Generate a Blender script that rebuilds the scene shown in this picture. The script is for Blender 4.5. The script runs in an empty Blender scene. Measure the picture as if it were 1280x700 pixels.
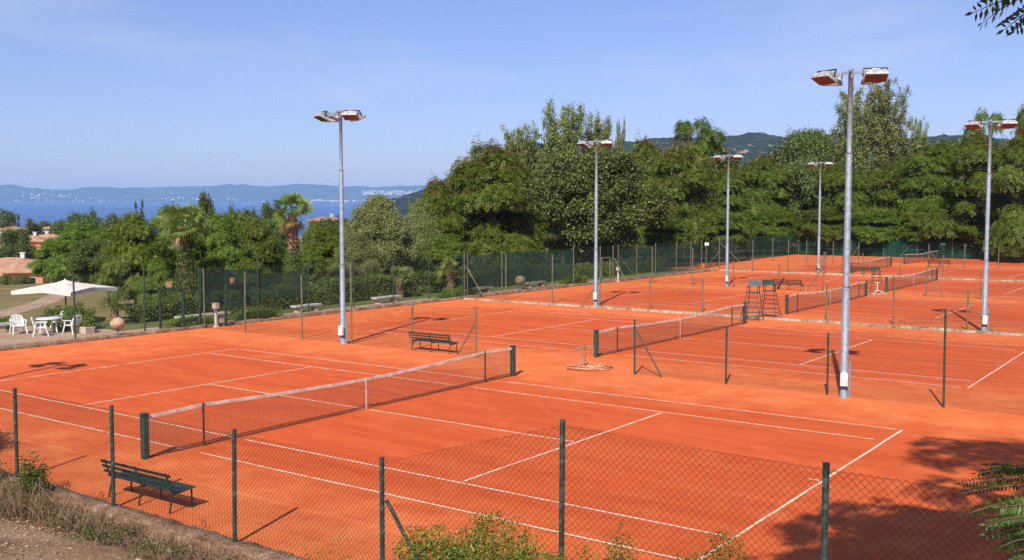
import bpy, math, random
import numpy as np
from mathutils import Vector, Matrix
random.seed(7)
S = bpy.context.scene
COL = S.collection
R = math.radians

# ------------------------------------------------------------------ camera
F, CX, CY, CZ, PAN, TILT = 1264.87, 18.1516, -18.6916, 5.0932, -0.625851, 0.068201
cam = bpy.data.cameras.new('camera'); camo = bpy.data.objects.new('camera', cam); COL.objects.link(camo)
camo.location = (CX, CY, CZ); camo.rotation_euler = (math.pi/2 - TILT, 0, -PAN)
cam.sensor_width = 36; cam.lens = F/1280*36; cam.clip_start = .05; cam.clip_end = 40000
S.camera = camo

def ground(px, d):                    # world x, y at distance d from the view point, in the direction of photo column px
    a = PAN + math.atan((px-640)/F)
    return CX + d*math.sin(a), CY + d*math.cos(a)
def height(py, d, px=640):            # world z that stands at photo row py, distance d
    a = math.atan((px-640)/F); dd = d*math.cos(a)
    s = (350-py)/F
    return CZ + dd*(s*math.cos(TILT)-math.sin(TILT))/(math.cos(TILT)+s*math.sin(TILT))

# ------------------------------------------------------------------ terrain height
SP = [(-8.95, -.02), (-9.07, -.03), (-9.12, -.17), (-9.6, -.17), (-10.3, -.06), (-11, .05), (-13, .45), (-16, 2.0), (-18, 3.3), (-26, 4.6), (-400, 20)]
def hgt(x, y):
    z = 0
    if y < -8.95:
        for (a, za), (b, zb) in zip(SP, SP[1:]):
            if b <= y <= a:
                z = za + (zb-za)*(a-y)/(a-b); break
        else: z = SP[-1][1]
        if x < -6: z *= max(0, 1-(-6-x)/25)
    else: z = -.02
    if x < -24:
        t = -24-x
        z += -.035*min(t, 50) - .115*min(max(0, t-50), 42) - .02*max(0, t-92)
    return max(z, -26)

# ------------------------------------------------------------------ materials
def nodes(m):
    m.use_nodes = True
    nt = m.node_tree; nt.nodes.clear()
    return nt
class NB:
    def __init__(s, name):
        s.m = bpy.data.materials.new(name); s.nt = nodes(s.m); s.N = s.nt.nodes; s.L = s.nt.links
        s.out = s.N.new('ShaderNodeOutputMaterial')
    def n(s, t, **kw):
        x = s.N.new('ShaderNode'+t)
        for k, v in kw.items():
            if k.startswith('i_'):
                x.inputs[int(k[2:]) if k[2:].isdigit() else k[2:].replace('_', ' ')].default_value = v
            else: setattr(x, k, v)
        return x
    def l(s, a, b): s.L.new(a, b)
    def noise(s, vec, scale, detail=4, rough=.6, out='Fac'):
        x = s.n('TexNoise'); x.inputs['Scale'].default_value = scale; x.inputs['Detail'].default_value = detail; x.inputs['Roughness'].default_value = rough
        if vec is not None: s.l(vec, x.inputs['Vector'])
        return x.outputs[out]
    def ramp(s, fac, stops):
        x = s.n('ValToRGB'); e = x.color_ramp.elements
        while len(e) > 1: e.remove(e[-1])
        e[0].position, e[0].color = stops[0][0], (*stops[0][1], 1)
        for p, c in stops[1:]:
            k = e.new(p); k.color = (*c, 1)
        s.l(fac, x.inputs['Fac']); return x.outputs['Color']
    def mix(s, fac, a, b, mode='MIX'):
        x = s.n('Mix'); x.data_type = 'RGBA'; x.blend_type = mode
        for v, i in ((fac, 0), (a, 6), (b, 7)):
            if isinstance(v, (int, float)): x.inputs[i].default_value = v
            elif isinstance(v, tuple): x.inputs[i].default_value = (*v, 1)
            else: s.l(v, x.inputs[i])
        return x.outputs[2]
    def math(s, op, a, b=0., c=0.):
        x = s.n('Math'); x.operation = op
        for i, v in enumerate((a, b, c)):
            if isinstance(v, (int, float)): x.inputs[i].default_value = v
            else: s.l(v, x.inputs[i])
        return x.outputs[0]
    def smooth(s, v, a, b):
        x = s.n('MapRange'); x.interpolation_type = 'SMOOTHSTEP'
        s.l(v, x.inputs[0]); x.inputs[1].default_value = a; x.inputs[2].default_value = b
        return x.outputs[0]
    def scale(s, vec, sc):
        x = s.n('Mapping'); x.inputs['Scale'].default_value = sc; s.l(vec, x.inputs['Vector']); return x.outputs[0]
    def bump(s, h, strength, dist):
        x = s.n('Bump'); x.inputs['Strength'].default_value = strength; x.inputs['Distance'].default_value = dist
        s.l(h, x.inputs['Height']); return x.outputs[0]
    def principled(s, col, rough=.6, metal=0., spec=.5, normal=None):
        x = s.n('BsdfPrincipled')
        for v, k in ((col, 'Base Color'), (rough, 'Roughness'), (metal, 'Metallic'), (spec, 'Specular IOR Level')):
            if isinstance(v, tuple): x.inputs[k].default_value = (*v, 1)
            elif isinstance(v, (int, float)): x.inputs[k].default_value = v
            else: s.l(v, x.inputs[k])
        if normal is not None: s.l(normal, x.inputs['Normal'])
        return x.outputs[0]
    def done(s, sh): s.l(sh, s.out.inputs['Surface']); return s.m
    @property
    def pos(s): return s.n('NewGeometry').outputs['Position']
    @property
    def obj(s): return s.n('TexCoord').outputs['Object']

def worn(name, c1, c2, rough=.6, metal=0., scale=6., lo=.4, hi=.62, bump=0., bscale=60., spec=.5):
    b = NB(name); v = b.obj
    f = b.noise(v, scale, 6, .65)
    c = b.ramp(f, [(lo, c1), (hi, c2)])
    nm = b.bump(b.noise(v, bscale, 3), bump, .01) if bump else None
    return b.done(b.principled(c, rough, metal, spec, nm))

def soil_mat(name, cols, scale=.8, fine=14, bump=.8):
    b = NB(name); p = b.pos
    f1 = b.noise(p, scale, 6, .7); f2 = b.noise(p, fine, 5, .7)
    c = b.ramp(b.math('ADD', b.math('MULTIPLY', f1, .55), b.math('MULTIPLY', f2, .45)), cols)
    return b.done(b.principled(c, .95, 0, .2, b.bump(b.math('ADD', f2, b.noise(p, fine*4, 3)), bump, .04)))
M = {}
M['green_paint'] = worn('green_paint', (.012, .04, .03), (.03, .075, .055), .5, 0, 9)
M['near_post'] = worn('green_post_paint', (.014, .036, .028), (.075, .115, .115), .6, 0, 11, .48, .68)
M['olive_post'] = worn('olive_post_paint', (.09, .095, .055), (.17, .165, .10), .6, 0, 5)
M['galv'] = worn('galvanised_steel', (.17, .21, .25), (.30, .35, .40), .55, .15, 9, .35, .7)
M['alu'] = worn('aluminium_casing', (.26, .26, .25), (.52, .51, .49), .5, .15, 9)
M['dark_metal'] = worn('dark_metal', (.02, .02, .02), (.05, .05, .05), .5)
M['white_plastic'] = worn('white_plastic', (.72, .71, .68), (.82, .81, .79), .4, 0, 3)
M['white_box'] = worn('white_box_paint', (.55, .53, .49), (.75, .74, .70), .5, 0, 8)
M['beige'] = worn('beige_paint', (.55, .42, .28), (.66, .52, .36), .6, 0, 8)
M['blue_paint'] = worn('blue_paint', (.05, .12, .35), (.09, .2, .45), .5)
M['sign'] = worn('sign_face', (.55, .27, .12), (.75, .5, .33), .6, 0, 9, .45, .55)
M['sign_white'] = worn('sign_white', (.72, .72, .72), (.8, .8, .8), .5)
M['bench_green'] = worn('bench_green', (.008, .026, .016), (.025, .06, .04), .35, 0, 12)
M['panel_green'] = worn('chair_panel_green', (.02, .06, .05), (.04, .09, .08), .45)
M['bluegrey'] = worn('chair_panel_blue', (.05, .10, .12), (.08, .14, .16), .45)
M['stone'] = worn('pale_stone', (.36, .34, .30), (.55, .53, .49), .85, 0, 3, .35, .7, .4)
M['kerbstone'] = soil_mat('kerb_stone', [(.40, (.15, .10, .06)), (.48, (.30, .22, .15)), (.55, (.44, .36, .28)), (.64, (.60, .54, .46))], 1.4, 6, .8)
M['oldkerb'] = None
M['westkerb'] = soil_mat('brown_kerb', [(.38, (.13, .07, .035)), (.5, (.26, .15, .085)), (.64, (.44, .33, .24))], 1.2, 6, .8)
M['line'] = None
M['tape'] = worn('net_tape', (.50, .42, .33), (.72, .68, .6), .8, 0, 2.5)
M['twine'] = worn('net_twine', (.05, .03, .02), (.10, .06, .045), .8, 0, 5)
M['wire'] = worn('fence_wire', (.012, .018, .010), (.035, .04, .025), .6, 0, 5)
M['bark'] = worn('bark', (.05, .035, .025), (.13, .10, .075), .9, 0, 3, .35, .65, .6, 20)
M['twig'] = worn('dry_twig', (.14, .08, .045), (.32, .21, .13), .9, 0, 4)
M['palm_bark'] = worn('palm_bark', (.09, .045, .025), (.26, .15, .09), .95, 0, 5, .38, .62, 1., 18)
M['hose'] = worn('hose_rubber', (.40, .15, .07), (.58, .32, .19), .6, 0, 4)
M['pipe'] = worn('standpipe_metal', (.18, .12, .08), (.34, .25, .17), .6, .2, 10)
M['canvas'] = worn('parasol_canvas', (.66, .60, .51), (.76, .71, .63), .8, 0, 2)
M['wood'] = worn('brown_wood', (.12, .05, .03), (.22, .10, .06), .6)
M['globe'] = worn('globe_plaster', (.50, .26, .13), (.70, .50, .34), .7, 0, 4)
M['terracotta_pot'] = worn('stone_planter', (.45, .33, .24), (.58, .47, .38), .85, 0, 6)
M['render_orange'] = worn('orange_render', (.58, .23, .09), (.70, .33, .15), .9, 0, .6)
M['render_white'] = worn('white_render', (.62, .58, .52), (.75, .72, .67), .9, 0, .6)
M['dark_window'] = worn('dark_opening', (.015, .015, .017), (.03, .03, .035), .15)
M['hill_house'] = worn('far_white_walls', (.40, .36, .31), (.66, .62, .56), .9, 0, .02)

def roof_mat():
    b = NB('terracotta_tiles'); v = b.obj
    f = b.noise(v, 1.2, 6, .7)
    c = b.ramp(f, [(.35, (.30, .14, .08)), (.5, (.46, .25, .15)), (.68, (.56, .36, .24))])
    w = b.n('TexWave'); w.inputs['Scale'].default_value = 3.; b.l(v, w.inputs['Vector'])
    return b.done(b.principled(c, .9, 0, .3, b.bump(w.outputs['Fac'], .5, .05)))
M['tiles'] = roof_mat()

def clay_mat():
    b = NB('red_clay'); p = b.pos
    sx = b.n('SeparateXYZ'); b.l(p, sx.inputs[0]); x, y = sx.outputs[0], sx.outputs[1]
    n_big = b.noise(p, .16, 5, .6); n_mid = b.noise(p, .9, 5, .65); n_fine = b.noise(p, 7, 5, .7)
    streak = b.noise(b.scale(p, (.35, 2.6, 1)), .55, 5, .65)
    streak2 = b.noise(b.scale(p, (.15, 1.9, 1)), 1.9, 4, .6)
    # watered and played-on playing area of every court is redder than the run-off between courts
    wob = b.math('MULTIPLY', b.math('SUBTRACT', n_mid, .5), 3.2)
    wob2 = b.math('MULTIPLY', b.math('SUBTRACT', n_big, .5), 5.)
    wobb = b.math('ADD', wob, wob2)
    yy = b.math('ABSOLUTE', b.math('SUBTRACT', b.math('MODULO', b.math('ADD', y, 8.9+17.9*4), 17.9), 8.95))
    my = b.smooth(b.math('ADD', yy, wobb), 7.6, 4.6)
    mx = b.smooth(b.math('ADD', b.math('ABSOLUTE', x), b.math('MULTIPLY', wobb, 1.6)), 17., 11.5)
    inn = b.math('MULTIPLY', my, mx)
    dry = b.mix(b.smooth(n_mid, .35, .68), (.64, .144, .040), (.73, .195, .060))
    wet = b.mix(b.smooth(streak, .36, .64), (.50, .080, .019), (.58, .107, .028))
    c = b.mix(inn, dry, wet)
    c = b.mix(b.math('MULTIPLY', b.smooth(n_big, .56, .70), .4), c, (.60, .092, .021))
    c = b.mix(b.math('MULTIPLY', b.smooth(streak2, .52, .72), .22), c, (.74, .165, .048))
    c = b.mix(b.math('MULTIPLY', b.smooth(n_fine, .48, .72), .38), c, (.44, .070, .018))
    n_s = b.noise(p, 2.6, 6, .75)
    c = b.mix(b.math('MULTIPLY', b.smooth(n_s, .52, .70), .35), c, (.72, .175, .055))
    c = b.mix(b.math('MULTIPLY', b.smooth(b.noise(b.scale(p, (1, 1, 1)), 1.3, 7, .8), .54, .68), .30), c, (.46, .072, .018))
    wv = b.n('TexWave'); wv.bands_direction = 'DIAGONAL'; wv.inputs['Scale'].default_value = .35; wv.inputs['Distortion'].default_value = 9; wv.inputs['Detail'].default_value = 4; wv.inputs['Detail Scale'].default_value = .6; b.l(p, wv.inputs['Vector'])
    c = b.mix(b.math('MULTIPLY', b.math('MULTIPLY', b.smooth(wv.outputs['Fac'], .80, .97), b.smooth(n_mid, .45, .62)), .14), c, (.74, .20, .066))
    h = b.math('ADD', b.math('MULTIPLY', n_fine, .6), b.math('MULTIPLY', b.noise(p, 60, 3), .5))
    return b.done(b.principled(c, .95, 0, .15, b.bump(h, .35, .02)))
M['clay'] = clay_mat()

def line_mat():
    b = NB('court_line_tape'); p = b.pos
    f = b.noise(p, 3.5, 5, .75)
    c = b.ramp(f, [(.34, (.62, .20, .07)), (.42, (.68, .42, .26)), (.52, (.74, .60, .45)), (.64, (.78, .70, .58))])
    return b.done(b.principled(c, .8, 0, .3))
M['line'] = line_mat()

M['soil'] = soil_mat('dry_soil', [(.36, (.13, .06, .028)), (.48, (.27, .15, .08)), (.62, (.40, .26, .155))])
M['gravel_ground'] = soil_mat('gravel_ground', [(.38, (.15, .085, .045)), (.5, (.33, .205, .115)), (.62, (.50, .345, .22))], .8, 18)
M['paving'] = soil_mat('west_paving', [(.36, (.30, .18, .11)), (.5, (.40, .27, .18)), (.64, (.48, .35, .25))], .6, 8, .3)
M['oldkerb'] = soil_mat('old_concrete', [(.38, (.13, .06, .03)), (.46, (.27, .155, .09)), (.55, (.38, .245, .155)), (.63, (.58, .45, .34))], 2.2, 13, 1.)
M['lawn'] = soil_mat('mown_lawn', [(.36, (.12, .105, .035)), (.5, (.20, .155, .06)), (.64, (.28, .20, .095))], .12, 3, .4)
M['verge'] = soil_mat('green_verge', [(.36, (.05, .075, .018)), (.5, (.10, .13, .035)), (.66, (.22, .17, .08))], .5, 6, .6)
M['far_ground'] = soil_mat('far_ground', [(.36, (.05, .06, .02)), (.5, (.09, .095, .035)), (.66, (.16, .13, .06))], .02, .3, .2)

def hill_mat(name, cols, scale, rock=False):
    b = NB(name); p = b.pos
    f = b.math('ADD', b.math('MULTIPLY', b.noise(p, scale, 6, .75), .6), b.math('MULTIPLY', b.noise(p, scale*9, 4, .7), .4))
    c = b.ramp(f, cols)
    if rock:
        r = b.smooth(b.noise(p, scale*1.6, 5, .7), .59, .64)
        c = b.mix(b.math('MULTIPLY', r, .6), c, (.42, .36, .27))
    return b.done(b.principled(c, 1., 0, .0))
M['hill'] = hill_mat('wooded_hill', [(.40, (.007, .014, .008)), (.52, (.018, .029, .013)), (.66, (.045, .052, .025))], .02, True)
M['far_hill'] = hill_mat('far_shore', [(.36, (.02, .04, .03)), (.55, (.05, .07, .045)), (.7, (.22, .20, .16))], .0015)

def water_mat():
    b = NB('lake_water'); p = b.pos
    f = b.noise(p, .004, 4); g = b.noise(p, .08, 3)
    c = b.ramp(f, [(.35, (.012, .075, .22)), (.65, (.02, .10, .27))])
    return b.done(b.principled(c, .35, 0, .5, b.bump(g, .4, 1.)))
M['water'] = water_mat()

def leaf_mat(name, cols, trans=.36, hue=.04, rough=.5):
    b = NB(name)
    g = b.n('NewGeometry'); oi = b.n('ObjectInfo')
    c = b.ramp(g.outputs['Random Per Island'], cols)
    # each tree of the kind a little different
    hs = b.n('HueSaturation'); b.l(c, hs.inputs['Color'])
    b.l(b.math('ADD', .5-hue/2, b.math('MULTIPLY', oi.outputs['Random'], hue)), hs.inputs['Hue'])
    b.l(b.math('ADD', .82, b.math('MULTIPLY', oi.outputs['Random'], .36)), hs.inputs['Value'])
    c = hs.outputs[0]
    pr = b.principled(c, rough, 0, .35)
    tr = b.n('BsdfTranslucent'); b.l(b.mix(.5, c, (.16, .20, .02)), tr.inputs[0])
    mx = b.n('MixShader'); mx.inputs[0].default_value = trans
    b.l(pr, mx.inputs[1]); b.l(tr.outputs[0], mx.inputs[2])
    return b.done(mx.outputs[0])
M['leaf_locust'] = leaf_mat('leaf_locust', [(0, (0.061, 0.112, 0.008)), (.5, (0.113, 0.177, 0.014)), (.9, (0.181, 0.244, 0.025)), (1, (0.273, 0.253, 0.035))])
M['leaf_bright'] = leaf_mat('leaf_bright', [(0, (0.083, 0.148, 0.013)), (.5, (0.141, 0.214, 0.021)), (1, (0.213, 0.286, 0.032))])
M['leaf_dark'] = leaf_mat('leaf_dark', [(0, (0.044, 0.078, 0.012)), (.6, (0.089, 0.136, 0.022)), (1, (0.178, 0.216, 0.044))], .2)
M['leaf_grey'] = leaf_mat('leaf_grey', [(0, (0.116, 0.139, 0.038)), (.5, (0.191, 0.206, 0.061)), (1, (0.314, 0.295, 0.109))], .25)
M['leaf_poplar'] = leaf_mat('leaf_poplar', [(0, (0.112, 0.147, 0.032)), (.5, (0.190, 0.223, 0.055)), (1, (0.317, 0.326, 0.094))], .25)
M['leaf_far'] = leaf_mat('leaf_far', [(0, (0.044, 0.069, 0.012)), (.6, (0.084, 0.112, 0.022)), (1, (0.139, 0.166, 0.031))], .15)
M['leaf_cypress'] = leaf_mat('leaf_cypress', [(0, (0.014, 0.029, 0.012)), (1, (0.036, 0.054, 0.020))], .1)
M['leaf_hedge'] = leaf_mat('leaf_hedge', [(0, (0.041, 0.077, 0.010)), (.6, (0.094, 0.146, 0.018)), (1, (0.186, 0.236, 0.030))], .2)
M['leaf_bush'] = leaf_mat('leaf_bush', [(0, (.06, .10, .012)), (.5, (.13, .18, .022)), (.85, (.24, .27, .035)), (1, (.36, .26, .05))], .3, .02)
M['leaf_near'] = leaf_mat('leaf_near', [(0, (0.029, 0.074, 0.010)), (.6, (0.058, 0.121, 0.016)), (1, (0.104, 0.176, 0.025))], .3)
M['leaf_palm'] = leaf_mat('leaf_palm', [(0, (0.072, 0.114, 0.018)), (.5, (0.137, 0.186, 0.033)), (1, (0.274, 0.292, 0.066))], .2)
M['leaf_dry'] = leaf_mat('leaf_dry', [(0, (.16, .075, .03)), (.5, (.27, .15, .05)), (1, (.36, .24, .07))], .2, .01)
M['leaf_yellow'] = leaf_mat('leaf_yellow', [(0, (.20, .16, .02)), (1, (.42, .26, .04))], .3, .02)
M['seed_red'] = leaf_mat('seed_red', [(0, (.14, .035, .018)), (.6, (.22, .07, .035)), (1, (.34, .16, .07))], .2, .01)
M['flower'] = leaf_mat('flower_white', [(0, (.62, .60, .55)), (1, (.8, .8, .77))], .2, 0)
M['straw'] = leaf_mat('dry_straw', [(0, (.12, .058, .026)), (.5, (.24, .14, .07)), (1, (.42, .29, .16))], .15, .0)
M['weed'] = leaf_mat('weed_leaf', [(0, (.045, .075, .02)), (.6, (.09, .13, .035)), (1, (.16, .2, .06))], .25, .0)
M['pebble'] = worn('pebbles', (.20, .125, .075), (.46, .35, .25), .9, 0, 1.1)

def screen_mat():
    b = NB('green_windscreen'); v = b.pos
    c = b.ramp(b.noise(v, .8, 4), [(.35, (.006, .050, .034)), (.65, (.010, .075, .050))])
    pr = b.principled(c, .8, 0, .2); t = b.n('BsdfTransparent')
    mx = b.n('MixShader'); b.l(b.math('ADD', .23, b.math('MULTIPLY', b.noise(v, .5, 3), .25)), mx.inputs[0])
    b.l(pr, mx.inputs[1]); b.l(t.outputs[0], mx.inputs[2])
    return b.done(mx.outputs[0])
M['screen'] = screen_mat()

def glass_mat():
    b = NB('floodlight_glass'); v = b.obj
    c = b.ramp(b.noise(v, 8, 3), [(.4, (.025, .02, .02)), (.6, (.07, .05, .045))])
    return b.done(b.principled(c, .25, .0, .6))
M['glass'] = glass_mat()

# ------------------------------------------------------------------ mesh helpers
class MB:
    def __init__(s): s.v = []; s.f = []
    def add(s, v, f):
        n = len(s.v); s.v += [tuple(q) for q in v]; s.f += [tuple(i+n for i in q) for q in f]
    def box(s, c, size, rot=None, taper=1.0):
        hx, hy, hz = size[0]/2, size[1]/2, size[2]/2
        vs = [Vector((sx*hx*(taper if sz > 0 else 1), sy*hy*(taper if sz > 0 else 1), sz*hz)) for sz in (-1, 1) for sx, sy in ((-1, -1), (1, -1), (1, 1), (-1, 1))]
        if rot is not None: vs = [rot @ q for q in vs]
        s.add([q+Vector(c) for q in vs], [(3, 2, 1, 0), (4, 5, 6, 7), (0, 1, 5, 4), (1, 2, 6, 5), (2, 3, 7, 6), (3, 0, 4, 7)])
    def bar(s, a, b, w, h, up=(0, 0, 1)):
        a, b = Vector(a), Vector(b); d = (b-a).normalized(); u = Vector(up); sd = d.cross(u)
        if sd.length < 1e-4: sd = d.cross(Vector((1, 0, 0)))
        sd.normalize(); u = sd.cross(d)
        vs = [p+sd*i*w/2+u*j*h/2 for p in (a, b) for i, j in ((-1, -1), (1, -1), (1, 1), (-1, 1))]
        s.add(vs, [(3, 2, 1, 0), (4, 5, 6, 7), (0, 1, 5, 4), (1, 2, 6, 5), (2, 3, 7, 6), (3, 0, 4, 7)])
    def tube(s, pts, rs, n=8, cap=True):
        pts = [Vector(p) for p in pts]
        if isinstance(rs, (int, float)): rs = [rs]*len(pts)
        base = len(s.v)
        for i, p in enumerate(pts):
            d = (pts[min(i+1, len(pts)-1)]-pts[max(i-1, 0)])
            d = d.normalized() if d.length > 1e-9 else Vector((0, 0, 1))
            a = d.cross(Vector((0, 0, 1)) if abs(d.z) < .9 else Vector((1, 0, 0))).normalized(); b = d.cross(a)
            for k in range(n):
                t = 2*math.pi*k/n
                s.v.append(tuple(p+(a*math.cos(t)+b*math.sin(t))*rs[i]))
        for i in range(len(pts)-1):
            for k in range(n):
                q, w = base+i*n, base+(i+1)*n; k2 = (k+1) % n
                s.f.append((q+k, q+k2, w+k2, w+k))
        if cap:
            s.f.append(tuple(base+k for k in range(n))); s.f.append(tuple(base+(len(pts)-1)*n+k for k in reversed(range(n))))
    def lathe(s, prof, c=(0, 0, 0), n=16):
        base = len(s.v)
        for r, z in prof:
            for k in range(n):
                t = 2*math.pi*k/n; s.v.append((c[0]+r*math.cos(t), c[1]+r*math.sin(t), c[2]+z))
        for i in range(len(prof)-1):
            for k in range(n):
                q, w = base+i*n, base+(i+1)*n; k2 = (k+1) % n
                s.f.append((q+k, q+k2, w+k2, w+k))
        s.f.append(tuple(base+k for k in reversed(range(n)))); s.f.append(tuple(base+(len(prof)-1)*n+k for k in range(n)))
    def mesh(s, name, mat, smooth=False, bevel=0):
        me = bpy.data.meshes.new(name); me.from_pydata(s.v, [], s.f); me.materials.append(mat)
        if smooth:
            me.polygons.foreach_set('use_smooth', [True]*len(me.polygons))
        me.update(); return me
    def build(s, name, mat, parent=None, smooth=False, loc=None, bevel=0):
        o = bpy.data.objects.new(name, s.mesh(name, mat, smooth)); COL.objects.link(o)
        if parent is not None: o.parent = parent
        if loc: o.location = loc
        if bevel:
            md = o.modifiers.new('b', 'BEVEL'); md.width = bevel; md.segments = 2; md.limit_method = 'ANGLE'
        return o
def np_mesh(name, V, Q, mat, smooth=False):
    V = np.asarray(V, np.float32).reshape(-1, 3); Q = np.asarray(Q, np.int32)
    me = bpy.data.meshes.new(name); k = Q.shape[1]
    me.vertices.add(len(V)); me.vertices.foreach_set('co', V.ravel())
    me.loops.add(Q.size); me.loops.foreach_set('vertex_index', Q.ravel())
    me.polygons.add(len(Q)); me.polygons.foreach_set('loop_start', np.arange(0, Q.size, k, dtype=np.int32))
    me.polygons.foreach_set('loop_total', np.full(len(Q), k, np.int32))
    if smooth: me.polygons.foreach_set('use_smooth', np.ones(len(Q), bool))
    me.materials.append(mat); me.update(calc_edges=True); me.validate(); return me
def link(name, me, parent=None):
    o = bpy.data.objects.new(name, me); COL.objects.link(o)
    if parent is not None: o.parent = parent
    return o
def empty(name, loc, rz=0):
    o = bpy.data.objects.new(name, None); COL.objects.link(o); o.location = loc; o.rotation_euler.z = rz; o.empty_display_size = .3
    return o
def tag(o, label=None, cat=None, group=None, kind=None):
    if label: o['label'] = label
    if cat: o['category'] = cat
    if group: o['group'] = group
    if kind: o['kind'] = kind
    return o
def copy_tree(o, parent=None):
    kids = [c for c in bpy.data.objects if c.parent == o] if parent is None else list(o.children)
    c = o.copy(); COL.objects.link(c)
    if parent is not None: c.parent = parent
    for ch in kids: copy_tree(ch, c)
    return c
def grid_mesh(name, xs, ys, zf, mat, smooth=True):
    V = np.array([(x, y, zf(x, y)) for y in ys for x in xs]); nx = len(xs)
    Q = [(j*nx+i, j*nx+i+1, (j+1)*nx+i+1, (j+1)*nx+i) for j in range(len(ys)-1) for i in range(nx-1)]
    return np_mesh(name, V, Q, mat, smooth)

# ------------------------------------------------------------------ sky, sun, world
SUN_EL = 42.4
sd = Vector((.343*math.cos(R(SUN_EL)), -.939*math.cos(R(SUN_EL)), math.sin(R(SUN_EL))))
W = bpy.data.worlds.new('World'); S.world = W; W.use_nodes = True
nt = W.node_tree; nt.nodes.clear()
sky = nt.nodes.new('ShaderNodeTexSky'); sky.sky_type = 'NISHITA'; sky.sun_disc = False
sky.sun_elevation = R(SUN_EL); sky.sun_rotation = math.atan2(sd.x, sd.y); sky.altitude = 100; sky.air_density = 1.0; sky.dust_density = .9; sky.ozone_density = 2.5
bg = nt.nodes.new('ShaderNodeBackground'); bg.inputs[1].default_value = .094
ow = nt.nodes.new('ShaderNodeOutputWorld')
# a few thin cirrus streaks
tc = nt.nodes.new('ShaderNodeTexCoord'); mp = nt.nodes.new('ShaderNodeMapping'); mp.inputs['Scale'].default_value = (2.2, 2.2, 9.)
mp.inputs['Rotation'].default_value = (0, R(12), 0)
nz = nt.nodes.new('ShaderNodeTexNoise'); nz.inputs['Scale'].default_value = 1.6; nz.inputs['Detail'].default_value = 6; nz.inputs['Roughness'].default_value = .55
cr = nt.nodes.new('ShaderNodeMapRange'); cr.interpolation_type = 'SMOOTHSTEP'; cr.inputs[1].default_value = .47; cr.inputs[2].default_value = .74; cr.inputs[4].default_value = .30
mxs = nt.nodes.new('ShaderNodeMix'); mxs.data_type = 'RGBA'; mxs.inputs[7].default_value = (6.2, 6.6, 7.6, 1)
tint = nt.nodes.new('ShaderNodeMix'); tint.data_type = 'RGBA'; tint.blend_type = 'MULTIPLY'; tint.inputs[0].default_value = 1; tint.inputs[7].default_value = (.93, .90, 1.22, 1)
L = nt.links.new
L(tc.outputs['Generated'], mp.inputs[0]); L(mp.outputs[0], nz.inputs['Vector']); L(nz.outputs['Fac'], cr.inputs[0])
L(sky.outputs[0], tint.inputs[6]); L(tint.outputs[2], mxs.inputs[6]); L(cr.outputs[0], mxs.inputs[0]); L(mxs.outputs[2], bg.inputs[0]); L(bg.outputs[0], ow.inputs[0])
sl = bpy.data.lights.new('sun', 'SUN'); sl.energy = 5.0; sl.angle = R(.55); sl.color = (1, .93, .82)
so = bpy.data.objects.new('sun', sl); COL.objects.link(so); so.rotation_euler = (-sd).to_track_quat('-Z', 'Y').to_euler(); so.location = (30, -40, 60)
S.view_settings.view_transform = 'Standard'; S.view_settings.look = 'None'; S.view_settings.exposure = .3; S.view_settings.gamma = 1
S.cycles.use_denoising = False
S.cycles.max_bounces = 8; S.cycles.transparent_max_bounces = 24; S.cycles.diffuse_bounces = 3; S.cycles.glossy_bounces = 2; S.cycles.volume_bounces = 2
S.cycles.sample_clamp_indirect = 6

# ------------------------------------------------------------------ setting: ground sheets, lake, hills, air
def span(a, b, near, far, lo, hi):
    out = [a]; x = a
    while x < b:
        d = max(lo-x, x-hi, 0); x += near + d*far; out.append(min(x, b))
    return out
xs = span(-2600, 2600, 1.5, .09, -40, 30)
ys = sorted(set(span(-400, 3000, 1.6, .09, -14, 100) + [q[0] for q in SP[:-1]] + list(np.arange(-13, -9, .25))))
tag(link('ground', grid_mesh('ground', xs, ys, lambda x, y: hgt(x, y)-(.06 if y > -8.95 else 0)+(.05*math.sin(x*1.7+y*2.1)*math.sin(x*.9-y*1.3) if y < -9.4 and y > -30 else 0), M['soil'])), kind='structure')
def sheet(name, x0, x1, y0, y1, dz, mat, res=1.5):
    nx = max(2, int((x1-x0)/res)+1); ny = max(2, int((y1-y0)/res)+1)
    o = link(name, grid_mesh(name, np.linspace(x0, x1, nx), np.linspace(y0, y1, ny), lambda x, y: hgt(x, y)+dz, mat)); tag(o, kind='structure'); return o
cl = MB()
cl.add([(-18.3, -8.9, 0), (26, -8.9, 0), (26, 61.9, 0), (-18.3, 61.9, 0)], [(0, 1, 2, 3)])
cl.add([(-24.2, 61.9, 0), (26, 61.9, 0), (26, 96.6, 0), (-24.2, 96.6, 0)], [(0, 1, 2, 3)])
tag(cl.build('clay_ground', M['clay']), kind='structure')
sheet('paved_path', -20.3, -18.6, -14, 62, .025, M['paving'])
sheet('paved_terrace', -26.5, -20.3, -14, 6.2, .022, M['paving'])
sheet('grass_verge', -26, -20.3, 6.2, 62, .022, M['verge'])
sheet('lawn', -110, -26, -40, 60, .022, M['lawn'], 3)
sheet('forest_floor', -60, -24.3, 62, 190, .02, M['far_ground'], 4)
sheet('forest_floor', -24.3, 40, 96.7, 190, .02, M['far_ground'], 4)
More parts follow.
